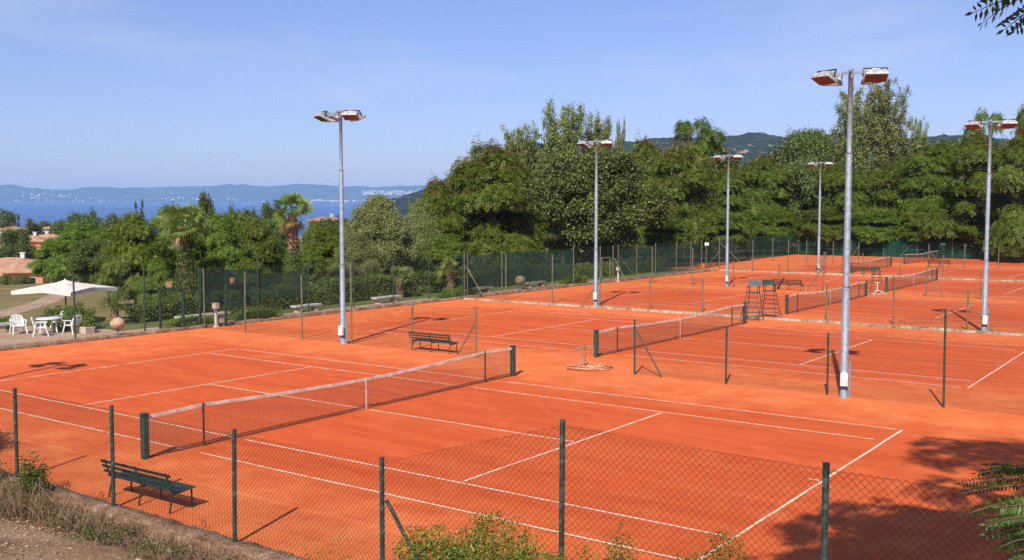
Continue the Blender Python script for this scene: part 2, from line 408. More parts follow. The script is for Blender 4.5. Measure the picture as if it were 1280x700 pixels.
# worn path over the lawn
lp = MB(); pts = [(-30.5, 4.2), (-36, 9.6), (-43, 15.6), (-52, 22)]
for (a, b), (c, d) in zip(pts, pts[1:]):
    n = Vector((-(d-b), c-a, 0)).normalized()*.75
    k = len(lp.v)
    lp.v += [(a-n.x, b-n.y, hgt(a, b)+.045), (c-n.x, d-n.y, hgt(c, d)+.045), (c+n.x, d+n.y, hgt(c, d)+.045), (a+n.x, b+n.y, hgt(a, b)+.045)]
    lp.f.append((k, k+1, k+2, k+3))
tag(lp.build('lawn_path', M['paving']), kind='structure')
gv = sheet('gravel_path', -6, 9, -13.5, -10.15, .012, M['gravel_ground'], .3)

# lake: one flat sheet; the courts lie on a slope, so against them the lake sheet is tilted
ld = Vector((math.sin(PAN+math.atan((250-640)/F)), math.cos(PAN+math.atan((250-640)/F)), 0)); ls = Vector((ld.y, -ld.x, 0))
def lake_z(d): return height(253, 9000) + (d-9000)*(height(253, 9000)-height(281.5, 1200))/(9000-1200)
lk = MB(); C0 = Vector((CX, CY, 0))
row = []
for d in (420, 9800):
    for s_ in (-.75, .62): row.append(tuple(C0+ld*d+ls*(s_*(d if d > 1000 else 700))+Vector((0, 0, lake_z(d)))))
lk.add(row, [(0, 1, 3, 2)])
tag(lk.build('lake_water', M['water']), kind='structure')

from mathutils import noise as mn
def ridge(name, mat, prof, d0, d1, d2, base, px0, px1, nd, na, rough, freq):
    """a range of hills: rows from its foot at d0 over the crest at d1 to the far foot at d2"""
    V = []; pr = sorted(prof)
    for j in range(nd):
        t = j/(nd-1); d = d0+(d2-d0)*t
        for i in range(na):
            px = px0+(px1-px0)*i/(na-1)
            py = np.interp(px, [q[0] for q in pr], [q[1] for q in pr])
            top = height(py, d1, 640)
            k = (d-d0)/(d1-d0) if d < d1 else 1-(d-d1)/(d2-d1)
            k = max(0, k); k = k**.8
            x, y = ground(px, d)
            b = base(d) if callable(base) else base
            nn = mn.fractal(Vector((x*freq, y*freq, 3.1)), 1., 2., 6)
            z = b+(top-b)*k*(1+.18*nn*(1-k)) + rough*nn*(.3+.7*k) + rough*.35*mn.noise(Vector((x*freq*9, y*freq*9, 0)))
            V.append((x, y, z))
    Q = [(j*na+i, j*na+i+1, (j+1)*na+i+1, (j+1)*na+i) for j in range(nd-1) for i in range(na-1)]
    return tag(link(name, np_mesh(name, V, Q, mat, True)), kind='structure')
ridge('wooded_hill', M['hill'], [(395, 292), (430, 280), (465, 262), (490, 251), (515, 244), (545, 230), (580, 208), (620, 190), (700, 180), (800, 176), (860, 172), (900, 170), (940, 169), (985, 175), (1020, 169), (1060, 173), (1130, 177), (1200, 178), (1290, 182), (1400, 190)],
      1150, 1900, 2500, -20, 395, 1400, 70, 420, 7, .012)
ridge('far_hills', M['far_hill'], [(-250, 240), (-100, 234), (0, 236), (20, 236), (60, 239), (95, 238), (110, 235), (150, 236), (200, 236), (240, 235), (290, 232), (330, 234), (370, 231), (420, 233), (470, 234), (500, 233), (560, 236), (700, 240)],
      9000, 10200, 11500, lambda d: lake_z(9000), -250, 700, 26, 300, 22, .0012)
ridge('farthest_hills', M['far_hill'], [(330, 250), (430, 240), (480, 234), (520, 231), (560, 228), (640, 226), (800, 230)],
      12000, 13000, 13600, lambda d: lake_z(9000), 330, 800, 14, 120, 20, .0012)

# the air between here and the far shore
hz = MB(); hz.box((0, 0, 104), (30000, 30000, 264)) 
hb = NB('haze_air'); pv = hb.n('VolumePrincipled'); pv.inputs['Color'].default_value = (.42, .66, 1., 1); pv.inputs['Density'].default_value = 1.0e-4; pv.inputs['Anisotropy'].default_value = 0
hb.l(pv.outputs[0], hb.out.inputs['Volume'])
hzo = hz.build('haze', hb.m); tag(hzo, kind='stuff')

# ------------------------------------------------------------------ court lines
def court_lines(cx, cy, seed):
    rnd = random.Random(seed); m = MB(); w = .052
    def seg(x0, y0, x1, y1, z=.005):
        d = Vector((x1-x0, y1-y0, 0)); n = Vector((-d.y, d.x, 0)).normalized()*w/2; ln = d.length; k = max(1, int(ln/1.2))
        pts = [Vector((x0, y0, z))+d*(i/k)+n.normalized()*rnd.uniform(-.007, .007) for i in range(k+1)]
        for a, b in zip(pts, pts[1:]): m.add([a-n, b-n, b+n, a+n], [(0, 1, 2, 3)])
    g = lambda a=.03, b=.22: rnd.uniform(a, b)
    for s in (-1, 1):
        seg(s*11.885, -5.485, s*11.885, 5.485)
        seg(-11.7+g(), s*4.115, -g(.0, .1), s*4.115); seg(g(.1, .45), s*4.115, 11.72-g(), s*4.115)
        seg(-11.75+g(0, .1), s*5.485, -g(.0, .1), s*5.485); seg(g(.25, .5), s*5.485, 11.78-g(0, .1), s*5.485)
        seg(s*6.4, -4.08+g(0, .1), s*6.4, 4.08-g(0, .1))
        seg(s*.12, 0, s*6.33, 0); seg(s*11.82, 0, s*11.62, 0)
    o = m.build('court_lines', M['line'], loc=(cx, cy, 0)); return tag(o, kind='structure')
COURTS = [(0, 0), (0, 17.9), (0, 36.05), (0, 53.2), (-8.1, 70.8), (-8.1, 88.2)]
for i, (x, y) in enumerate(COURTS): court_lines(x, y, 11+i)

# ------------------------------------------------------------------ nets
def net_top(y):
    return float(np.interp(abs(y), [0, 1, 3, 5.03, 6.5], [.80, .81, .855, .93, .885]))
def make_net():
    r = empty('tennis_net', (0, 0, 0))
    for s in (-1, 1):
        p = MB(); p.box((0, s*6.47, .465), (.13, .13, .93)); p.box((0, s*6.47, .942), (.15, .15, .025)); p.box((-.075, s*6.47, .72), (.03, .05, .12))
        p.build('net_post', M['green_paint'], r, bevel=.008)
        q = MB(); q.tube([(0.02, s*5.03, 0), (0.02, s*5.03, .94)], .025, 8); q.build('singles_stick', M['dark_metal'], r)
    n = MB(); h0 = .035
    yv = np.arange(-6.38, 6.39, .048)
    for y in yv: n.tube([(0, y, h0+.1*max(0, 1-abs(y)/.5)), (0, y, net_top(y)-.02)], .0028, 3, False)
    for t in np.linspace(0, 1, 20):
        pts = [(0, y, (h0+.1*max(0, 1-abs(y)/.5))*(1-t)+t*(net_top(y)-.02)) for y in np.linspace(-6.4, 6.4, 41)]
        n.tube(pts, .0028, 3, False)
    n.tube([(0, y, h0+.1*max(0, 1-abs(y)/.5)) for y in np.linspace(-6.4, 6.4, 41)], .012, 5)
    n.build('netting', M['twine'], r)
    t = MB()
    yy = np.linspace(-6.4, 6.4, 65)
    for a, b in zip(yy, yy[1:]):
        for dz0, dz1, dx in ((0, -.065, .014),):
            za, zb = net_top(a), net_top(b)
            t.add([(dx, a, za), (dx, b, zb), (dx, b, zb+dz1), (dx, a, za+dz1), (-dx, a, za), (-dx, b, zb), (-dx, b, zb+dz1), (-dx, a, za+dz1)],
                  [(0, 1, 2, 3), (7, 6, 5, 4), (0, 4, 5, 1), (3, 2, 6, 7)])
    t.build('headband', M['tape'], r)
    c = MB(); c.box((.018, 0, .4), (.008, .05, .8)); c.build('centre_strap', M['tape'], r)
    return r
nl = ['green net of the front court, nearest to the slatted bench', 'net of the second court, with the coiled hose by its left post',
      'net starting just right of the two umpire chairs', 'net beginning behind the white hose tripod, its far end by a braced post',
      'distant net right of the small umpire chair, in front of the last court', 'farthest net, standing close to the back fence under the trees']
n0 = make_net()
for i, (x, y) in enumerate(COURTS):
    o = n0 if i == 0 else copy_tree(n0)
    o.location = (x, y, 0); tag(o, nl[i], 'tennis net', 'tennis nets')

# ------------------------------------------------------------------ kerbs
def strip(name, a, b, prof, mat, seed, wob=.06, step=.1):
    """a weathered run of stone from a to b; prof = (across, height) pairs"""
    d = Vector((b[0]-a[0], b[1]-a[1], 0)); L_ = d.length; d.normalize(); n = Vector((-d.y, d.x, 0)); V = []; k = len(prof); N_ = int(L_/step)
    for i in range(N_+1):
        t = L_*i/N_; c = Vector((a[0], a[1], 0))+d*t; w = mn.noise(Vector((t*.6, seed, 0))); ch = max(0, mn.noise(Vector((t*.9, seed+5, 0)))-.1)
        jt = -.02 if (int(t/.9+mn.noise(Vector((int(t/.9), seed, 1))))*.9) % .9 < 0 else 0
        for (u, z) in prof:
            n2 = mn.noise(Vector((t*7, u*21, z*20+seed)))
            q = c+n*(u*(1+.25*w-.2*ch)+wob*.4*w+.012*n2); V.append((q.x, q.y, z*(1+.35*w-.9*ch*(z > .03))+.014*n2))
    Q = [(i*k+j, i*k+j+1, (i+1)*k+j+1, (i+1)*k+j) for i in range(N_) for j in range(k-1)]
    return link(name, np_mesh(name, V, Q, mat, False))
def kerb(name, pts, w, h, mat, label, seed=1):
    V = []; o = None
    prof = [(-w*.62, -.05), (-w*.55, h*.35), (-w*.46, h*.85), (-w*.25, h), (0, h*1.03), (w*.25, h), (w*.46, h*.85), (w*.55, h*.35), (w*.62, -.05)]
    os_ = [strip(name, p, q, prof, mat, seed*3.1+i) for i, (p, q) in enumerate(zip(pts, pts[1:]))]
    o = os_[0]
    for x in os_[1:]: x.parent = o; x.name = 'kerb_run'
    return tag(o, label, 'kerb')
kerb('stone_kerb', [(-18.2, 26.95), (26, 26.75)], .24, .10, M['kerbstone'], 'long pale stone kerb crossing the clay between second and third court', 2)
kerb('stone_kerb', [(-18.2, 62.1), (24, 61.6)], .26, .09, M['kerbstone'], 'distant low stone kerb before the two farthest courts', 3)
kerb('edging_kerb', [(-18.45, -14), (-18.45, 26.6), (-18.6, 61.9)], .22, .14, M['westkerb'], 'brown stone edging along the paved path on the lawn side', 4)
# old concrete footing under the near fence: a crumbling strip, its outer face broken and half buried
fx = np.arange(-18, 23, .07); prof = [(-8.66, -.04), (-8.70, .012), (-8.76, .03), (-8.84, .034), (-8.92, .035), (-9.0, .03), (-9.07, .012), (-9.10, -.05), (-9.12, -.13), (-9.14, -.3)]
V = []
for x in fx:
    br_ = mn.noise(Vector((x*.55, 3.3, 0))); bk_ = max(0, mn.noise(Vector((x*1.1, 7.7, 0)))-.05)
    for j, (y, z) in enumerate(prof):
        e = 1 if j >= 4 else .3
        n1 = mn.noise(Vector((x*3.1, y*9, z*8))); n2 = mn.noise(Vector((x*11, y*25, z*20)))
        yy_ = y + e*(.07*br_+.12*bk_)*(1 if j >= 4 else .25) + .016*n2
        V.append((x, yy_, z + (.022*n1+.012*n2) + (-.05*bk_ if j >= 5 else 0)))
k = len(prof); Q = [(i*k+j, i*k+j+1, (i+1)*k+j+1, (i+1)*k+j) for i in range(len(fx)-1) for j in range(k-1)]
tag(link('concrete_footing', np_mesh('concrete_footing', V, Q, M['oldkerb'], False)), 'crumbling concrete footing under the near wire fence', 'footing')

# ------------------------------------------------------------------ fences
def wire_panels(m, P, pitch, r, lines=(0.06, .5, 1.)):
    """P: list of (x, y, z0, h); straight woven wires between consecutive posts"""
    U = [0.]
    for a, b in zip(P, P[1:]): U.append(U[-1]+math.hypot(b[0]-a[0], b[1]-a[1]))
    xs_, ys_, hs_ = [q[0] for q in P], [q[1] for q in P], [q[3] for q in P]; z0 = P[0][2]
    def pt(u, z): return (float(np.interp(u, U, xs_)), float(np.interp(u, U, ys_)), z0+z)
    hm = max(hs_); us = np.arange(-hm, U[-1], pitch)
    for sgn in (1, -1):
        for u0 in us:
            tt = np.arange(0, hm+.001, .04)
            u = u0+tt if sgn > 0 else U[-1]-(u0+tt)
            ok = (u >= 0) & (u <= U[-1]) & (tt <= np.interp(u, U, hs_)+.001)
            if ok.sum() < 2: continue
            i0, i1 = np.argmax(ok), len(ok)-1-np.argmax(ok[::-1])
            off = .003*sgn
            a, b = pt(u[i0], tt[i0]), pt(u[i1], tt[i1])
            mid = [pt(u[int(i0+(i1-i0)*k)], tt[int(i0+(i1-i0)*k)]) for k in (.35, .7)] if len(P) > 2 and False else []
            if len(P) > 2 and not all(abs(q[1]-P[0][1]) < .02 for q in P):
                mid = [pt(u[k], tt[k]) for k in range(i0+1, i1, 8)]
            m.tube([a]+mid+[b], r, 3, False)
    for f in lines:
        m.tube([pt(u, f*h-.02) for u, h in zip(U, hs_)], r*.9, 3, False)
def post_mesh(h, r, mat, lean=(0, 0)):
    p = MB(); p.tube([(0, 0, -.15), (lean[0]*.5, lean[1]*.5, h*.5), (lean[0], lean[1], h)], r, 10); p.tube([(lean[0], lean[1], h), (lean[0], lean[1], h+.02)], r*1.08, 10)
    return p.mesh('post', mat, False)
def fence(label, P, mat, pr=.032, braces=(), pitch=.085, wr=.0022, cat='fence', group=None, screen=None, wires=True, name='wire_fence', bmat=None):
    r = empty(name, (P[0][0], P[0][1], P[0][2])); O = Vector(r.location)
    tag(r, label, cat, group)
    rnd = random.Random(hash(label) % 1000 if False else len(label)*7+len(P))
    for (x, y, z, h) in P:
        o = link('post', post_mesh(h, pr, mat, (rnd.uniform(-.02, .02), rnd.uniform(-.02, .02))), r); o.location = Vector((x, y, z))-O
    for (a, b) in braces:
        m = MB(); m.tube([Vector(a)-O, Vector(b)-O], pr*.8, 8); m.build('brace', bmat or mat, r)
    if wires:
        m = MB(); wire_panels(m, [(x-O.x, y-O.y, z-O.z+.03, h-.06) for x, y, z, h in P], pitch, wr); m.build('wire_mesh', M['wire'], r)
    if screen:
        for (i, j, z0, z1) in screen:
            m = MB(); a, b = P[i], P[j]; n = 14
            for k in range(n+1):
                t = k/n; x, y = a[0]+(b[0]-a[0])*t-O.x, a[1]+(b[1]-a[1])*t-O.y
                sag = .06*math.sin(k*1.9)*math.sin(math.pi*t)
                m.v += [(x-.04, y, z0+.03*math.sin(k*1.3)), (x-.04, y, z1-abs(sag))]
            m.f = [(2*k, 2*k+2, 2*k+3, 2*k+1) for k in range(n)]
            m.build('windscreen', M['screen'], r)
    return r
Yn = -8.86
nearP = [(-16, Yn, 0, 1.7), (-12.8, Yn, 0, 1.7), (-9.8, Yn, 0, 1.7), (-6.8, Yn, 0, 1.7), (-3.7, Yn, 0, 1.7), (-.55, Yn, 0, 1.73), (2.6, Yn, 0, 1.76), (5.80, Yn, 0, 1.76), (8.88, Yn, 0, 1.77), (11.76, Yn, 0, 2.63), (14.88, Yn, 0, 2.58), (18.1, Yn, 0, 2.6), (21.3, Yn, 0, 2.6)]
fence('near green wire fence before the front court, its two right posts taller', nearP, M['near_post'], .034,
      [((8.92, Yn+.05, 1.2), (9.75, Yn+.12, .02))], .085, .0023)
Yf = 8.93
fence('wire fence left of the opening behind the front net, with a slatted bench in front', [(-18.3, Yf, 0, 2.6), (-15.6, Yf, 0, 2.55), (-12.15, Yf, 0, 2.55), (-9.39, Yf, 0, 3.05), (-6.33, Yf, 0, 1.72), (-3.35, Yf, 0, 1.74)], M['olive_post'], .032,
      [((-3.38, Yf, 1.2), (-4.2, Yf, .02))], .085, .002)
fence('wire fence right of the hose, its first post braced, crossing before the tall lamp mast', [(2.91, Yf, 0, 1.71), (5.96, Yf, 0, 1.71), (8.97, Yf, 0, 1.72), (12.01, Yf, 0, 2.55), (15.2, Yf, 0, 2.55), (18.4, Yf, 0, 2.55)], M['green_paint'], .03,
      [((2.95, Yf, 1.4), (3.85, Yf, .02))], .085, .002)
Y2 = 27.95
fence('wire fence behind the pale kerb, from the hedge to the two umpire chairs', [(-18.8, Y2, 0, 2.6), (-16, Y2, 0, 2.64), (-12.8, Y2, 0, 2.66), (-9.75, Y2, 0, 1.77), (-6.73, Y2, 0, 1.72), (-3.8, Y2+.1, 0, 1.71)], M['olive_post'], .034,
      [((-9.8, Y2, 1.25), (-10.85, Y2, .02)), ((-18.75, Y2, 1.7), (-17.6, Y2, .05))], .1, .002)
fence('wire fence behind the pale kerb, right of the umpire chairs', [(2.5, Y2, 0, 1.72), (5.55, Y2, 0, 1.69), (8.75, Y2-.5, 0, 1.76), (12, Y2-.5, 0, 2.5)], M['olive_post'], .034,
      [((8.8, Y2-.5, 1.2), (9.75, Y2-.5, .02))], .1, .002)
Y3 = 44.6
fence('wire fence on the third court line, ending at a braced post beside a bench', [(-18.6, Y3, 0, 2.6), (-15.6, Y3+.3, 0, 2.59), (-12.5, Y3+.3, 0, 2.54), (-9.34, Y3, 0, 1.77), (-6.2, Y3, 0, 1.7), (-3.42, Y3+.4, 0, 2.48)], M['olive_post'], .034,
      [((-3.5, Y3+.4, 1.5), (-4.4, Y3+.2, .02)), ((-18.5, Y3, 1.7), (-17.5, Y3, .02))], .12, .002)
fence('wire fence on the third court line, right of the white hose tripod', [(2.95, 44.4, 0, 1.72), (5.96, 44.4, 0, 1.71), (9, 44.4, 0, 1.7), (12, 44.4, 0, 2.4)], M['olive_post'], .034,
      [((3, 44.4, 1.35), (3.95, 44.3, .02))], .12, .002)
Y4 = 63.2
fence('wire fence with long braces left of the distant umpire chair', [(-18.5, 62.6, 0, 2.8), (-15.7, 63.2, 0, 2.62), (-12.6, 63.2, 0, 2.66), (-9.4, 63.2, 0, 1.7), (-6.5, 63.3, 0, 1.7), (-3.6, 63.5, 0, 1.67)], M['olive_post'], .036,
      [((-18.4, 62.6, 2.3), (-15.9, 62.8, .05)), ((-18.5, 62.6, 1.6), (-19.6, 62.4, .3)), ((-9.4, 63.2, 1.5), (-10.4, 63.1, .05))], .14, .002)
fence('wire fence right of the small distant bench, on the far kerb', [(-.3, 62.8, 0, 1.72), (2.8, 62.8, 0, 1.7), (6, 62.8, 0, 2.4), (9, 62.8, 0, 2.4)], M['olive_post'], .036, [], .14, .002)
fence('distant wire fence between the two last courts, left of their openings', [(-20.5, 79.9, 0, 2.4), (-17, 79.9, 0, 2.18), (-14.2, 79.5, 0, 2.1), (-11.6, 79, 0, 2.1)], M['olive_post'], .04, [((-11.6, 79, 1.8), (-12.6, 79, .1))], .16, .002)
fence('distant wire fence between the two last courts, with a bench at its braced post', [(-5.14, 78.7, 0, 2.07), (-1.97, 78.1, 0, 2.07), (.8, 78.1, 0, 2.04), (4, 78.1, 0, 2.04)], M['olive_post'], .04, [((-5.1, 78.7, 1.5), (-4, 78.6, .05))], .16, .002)
Xw = -18.75
fence('tall perimeter fence beside the terrace with the white chairs, without screen', [(Xw, -8.5, 0, 2.6), (Xw, -5.2, 0, 2.6), (Xw, -1, 0, 2.6), (Xw+.25, 3.05, 0, 2.66), (Xw+.2, 6.16, 0, 2.62), (Xw, 9.02, 0, 2.62)], M['green_paint'], .034,
      [((Xw, 9.0, 2.0), (Xw+.2, 9.95, .03))], .085, .0018)
fence('perimeter fence with dark green windscreen behind the stone benches', [(Xw, 9.1, 0, 2.62), (Xw, 12.26, 0, 2.65), (Xw, 15.4, 0, 2.66), (Xw, 18.5, 0, 2.62), (Xw, 21.5, 0, 2.61), (Xw, 24.4, 0, 2.64), (Xw, 27.5, 0, 2.66)], M['green_paint'], .034,
      [], .1, .0018, screen=[(0, 1, .75, 2.45), (1, 2, .95, 2.2)])
fence('perimeter fence with long dark green windscreen before the big dark tree', [(Xw, 27.6, 0, 2.66), (-18.9, 31.5, 0, 2.6), (-19, 36.6, 0, 2.6), (-18.8, 39.6, 0, 2.65), (-18.85, 43.2, 0, 2.6), (-19.1, 46.2, 0, 2.6), (-19.1, 49, 0, 2.5), (-19.2, 52.2, 0, 2.55), (-19.5, 56.4, 0, 2.57), (-19.6, 59.3, 0, 2.6), (-19.9, 62, 0, 2.6)], M['olive_post'], .036,
      [((-18.75, 27.65, 1.9), (-18.1, 28.6, .05)), ((-19.1, 46.2, 1.9), (-18.6, 48.0, .1))], .12, .0018, screen=[(0, 1, .45, 2.5), (1, 3, .45, 2.5), (5, 7, .45, 2.3), (7, 10, .2, 2.3)])
fence('far corner perimeter fence wrapped in green windscreen', [(-20.2, 63.4, 0, 2.6), (-21.6, 69, 0, 2.55), (-22.6, 75, 0, 2.55), (-23.2, 80.2, 0, 2.54), (-23.9, 86, 0, 2.5), (-24.2, 91, 0, 2.5), (-24.2, 96.8, 0, 2.5)], M['green_paint'], .04,
      [((-20.2, 63.4, 2.2), (-20.4, 65, .1))], .16, .002, screen=[(0, 3, .1, 2.45), (3, 6, .1, 2.45)], wires=False)
fence('long back fence with green windscreen at the foot of the tree belt', [(-24, 96.8, 0, 2.4)]+[(-21.5+3.6*i, 96.8, 0, 2.2) for i in range(9)], M['olive_post'], .04,
      [((-10.7, 96.8, 2.1), (-12.4, 96.8, .2)), ((.1, 96.8, 1.9), (1.4, 96.8, .2))], .16, .002, screen=[(0, 5, .05, 1.9), (5, 9, .05, 1.8)], wires=False)

# gates in the perimeter fence
def gate(label, a, b, h, sign=True, mat=None):
    r = empty('gate_frame', (a[0], a[1], 0)); tag(r, label, 'gate', None); O = Vector((a[0], a[1], 0)); d = Vector((b[0]-a[0], b[1]-a[1], 0))
    for k in (0, 1):
        m = MB(); q = d*k; m.box((q.x, q.y, h/2), (.09, .09, h)); m.build('gate_post', mat or M['green_paint'], r, bevel=.006)
    m = MB(); m.bar((0, 0, h+.035), (d.x, d.y, h+.035), .09, .07); m.build('top_rail', mat or M['green_paint'], r, bevel=.006)
    m = MB(); m.bar((0, 0, .03), (d.x, d.y, .03), .09, .04); m.build('threshold', M['westkerb'], r)
    if sign:
        q = d*.4; m = MB(); rot = Matrix.Rotation(math.atan2(d.y, d.x), 3, 'Z'); m.box((q.x, q.y, h+.24), (.28, .015, .26), rot); s = m.build('number_sign', M['sign'], r)
        m = MB(); m.tube([(q.x-.01, q.y, h+.06), (q.x-.01, q.y, h+.12)], .012, 6); m.build('sign_stem', M['dark_metal'], s)
    return r
gate('green gate frame with small orange sign, left of the white box post', (-18.73, 7.03), (-18.7, 8.15), 1.74)
gate('green gate frame with small sign in front of the green screen', (-18.2, 10.0), (-18.62, 11.3), 1.76)
gate('pale gate frame before the dark tree, right of the slim lamp mast', (-18.85, 43.4), (-18.8, 44.5), 1.72, False, M['olive_post'])
def box_post(x, y, label):
    r = empty('box_post', (x, y, 0)); tag(r, label, 'box post')
    m = MB(); m.box((0, 0, .37), (.095, .095, .74)); m.box((0, 0, .03), (.2, .2, .06)); m.build('post', M['white_box'], r, bevel=.01)
    m = MB(); m.box((0, 0, .93), (.23, .22, .22)); m.box((0, 0, 1.05), (.26, .25, .025)); m.build('box', M['beige'], r, bevel=.015)
    m = MB(); m.box((0.1, -.1, .78), (.16, .16, .06)); m.build('tap_block', M['blue_paint'], r, bevel=.01)
box_post(-18.25, 9.5, 'white post carrying a beige box beside the left gate frame')
box_post(-18.35, 44.9, 'distant white post with beige box right of the pale gate frame')

# small white sign on the far fence
r = empty('notice_sign', (-19.9, 63.0, 0)); tag(r, 'small white notice on a slim pole by the far fence corner', 'sign')
m = MB(); m.tube([(0, 0, 0), (0, 0, 2.3)], .03, 8); m.build('pole', M['olive_post'], r)
m = MB(); m.box((.03, -.02, 2.2), (.34, .02, .24), Matrix.Rotation(R(35), 3, 'Z')); m.build('sign_board', M['sign_white'], r)

# ------------------------------------------------------------------ floodlight masts
def make_mast():
    H = 8.83
    r = empty('floodlight_mast', (0, 0, 0))
    m = MB(); m.tube([(0, 0, -.1), (0, 0, 3.0), (0, 0, 3.03), (0, 0, 6.6), (0, 0, 6.63), (0, 0, H)], [.105, .098, .085, .082, .068, .062], 14); m.tube([(0, 0, 2.97), (0, 0, 3.05)], .103, 14); m.tube([(0, 0, 6.55), (0, 0, 6.65)], .087, 14)
    m.build('pole', M['galv'], r, True)
    m = MB(); m.tube([(.14, .03, -.05), (.14, .03, 1.0)], .028, 8); m.build('cable_conduit', M['galv'], r)
    m = MB(); m.box((.02, -.16, .52), (.2, .14, .34)); m.box((.02, -.165, .70), (.14, .12, .05)); m.build('junction_box', M['white_box'], r, bevel=.015)
    m = MB(); m.bar((-.62, 0, H-.05), (.62, 0, H-.05), .07, .07); m.tube([(0, 0, H-.2), (0, 0, H+.04)], .075, 12); m.tube([(0, -.3, H-.02), (0, .3, H-.02)], .03, 8); m.build('crossarm', M['galv'], r)
    for sx in (-1, 1):
        for sy in (-1, 1):
            hd = MB(); w, dp, ht = .58, .42, .19
            # tapered casing: wide glass side below, narrower domed back
            prof = [(-w/2, -dp/2, 0), (w/2, -dp/2, 0), (w/2, dp/2, 0), (-w/2, dp/2, 0), (-w/2, -dp/2, .06), (w/2, -dp/2, .06), (w/2, dp/2, .06), (-w/2, dp/2, .06), (-w*.42, -dp*.33, ht), (w*.42, -dp*.33, ht), (w*.42, dp*.30, ht), (-w*.42, dp*.30, ht)]
            hd.add(prof, [(0, 1, 5, 4), (1, 2, 6, 5), (2, 3, 7, 6), (3, 0, 4, 7), (4, 5, 9, 8), (5, 6, 10, 9), (6, 7, 11, 10), (7, 4, 8, 11), (8, 9, 10, 11), (3, 2, 1, 0)])
            hd.box((0, -.02, ht+.025), (.2, .16, .05))
            h = hd.build('floodlight_head', M['alu'], r, bevel=.008)
            g = MB(); g.box((0, 0, -.008), (w*.9, dp*.88, .012)); g.build('glass', M['glass'], h)
            b = MB(); b.bar((-w*.53, 0, .1), (-w*.53, 0, .3), .05, .012, (1, 0, 0)); b.bar((w*.53, 0, .1), (w*.53, 0, .3), .05, .012, (1, 0, 0)); b.bar((-w*.53, 0, .3), (w*.53, 0, .3), .05, .012); b.build('bracket', M['dark_metal'], h)
            ang = R(24)
            h.rotation_euler = (ang if sy > 0 else -ang, 0, R({(-1,-1):-32,(-1,1):24,(1,-1):14,(1,1):-28}[(sx,sy)]))
            h.location = (sx*(.52 if sy < 0 else .58)+(.14*sx if sy < 0 else 0), sy*.34, H-.27)
    return r
mast = make_mast()
for i, (x, y, rz, s, lab) in enumerate([(9.47, 8.78, 12, 1, 'tallest looking galvanised floodlight mast with white junction box, in front on the right'),
    (-9.7, 8.78, 12, 1, 'floodlight mast standing against the sky over the lake, left of the trees'),
    (-10.0, 27.95, 14, 1, 'slim floodlight mast in front of the big dark round tree'),
    (-10.0, 45.0, 14, 1, 'distant floodlight mast left of the two umpire chairs'),
    (-10.3, 64.0, 14, 1.03, 'smallest and farthest floodlight mast, in front of the dark tree belt'),
    (9.45, 27.25, 12, 1, 'floodlight mast near the right frame edge with a long fence brace at its foot'),
    (-10.1, -9.5, 12, 1, 'floodlight mast at the left end of the near fence')]):
    o = mast if i == 0 else copy_tree(mast)
    o.location = (x, y, 0); o.rotation_euler.z = R(rz); o.scale = (s, s, s)
    tag(o, lab, 'floodlight', 'floodlight masts between the courts')

# ------------------------------------------------------------------ slatted benches
def make_bench():
    r = empty('slatted_bench', (0, 0, 0)); L_ = 1.95
    st = MB()
    for k in range(6): st.bar((-L_/2, -.02+.072*k, .36+.006*abs(k-2.5)), (L_/2, -.02+.072*k, .36+.006*abs(k-2.5)), .05, .022)
    st.build('seat', M['bench_green'], r, bevel=.004)
    bk = MB()
    for z, y in ((.475, -.095), (.57, -.125), (.665, -.155)): bk.bar((-L_/2, y, z), (L_/2, y, z), .024, .05, (0, -.3, 1))
    bk.build('backrest', M['bench_green'], r, bevel=.004)
    for x in (-.85, .02, .87):
        b = MB(); b.tube([(x, -.10, 0), (x, -.03, .34), (x, -.07, .42), (x, -.17, .70)], .017, 6); b.build('leg', M['bench_green'], r)
        f = MB(); f.tube([(x, .36, 0), (x, .35, .335), (x, .15, .325), (x, -.03, .325)], .017, 6); f.build('leg', M['bench_green'], r)
    return r
bench = make_bench()
for i, (x, y, rz, lab) in enumerate([(2.8, -8.42, 1, 'dark green slatted bench behind the near fence, backed to the viewer'),
    (-5.5, 9.08, 1, 'green slatted bench at the post left of the front net end'),
    (-5.45, 44.2, 0, 'green slatted bench just behind the two umpire chairs'),
    (-6.0, 61.9, 2, 'distant green bench left of the middle umpire chair'),
    (-4.1, 78.0, -2, 'farthest green bench at the braced white post')]):
    o = bench if i == 0 else copy_tree(bench)
    o.location = (x, y, 0); o.rotation_euler.z = R(rz); tag(o, lab, 'bench', 'green slatted benches by the nets')

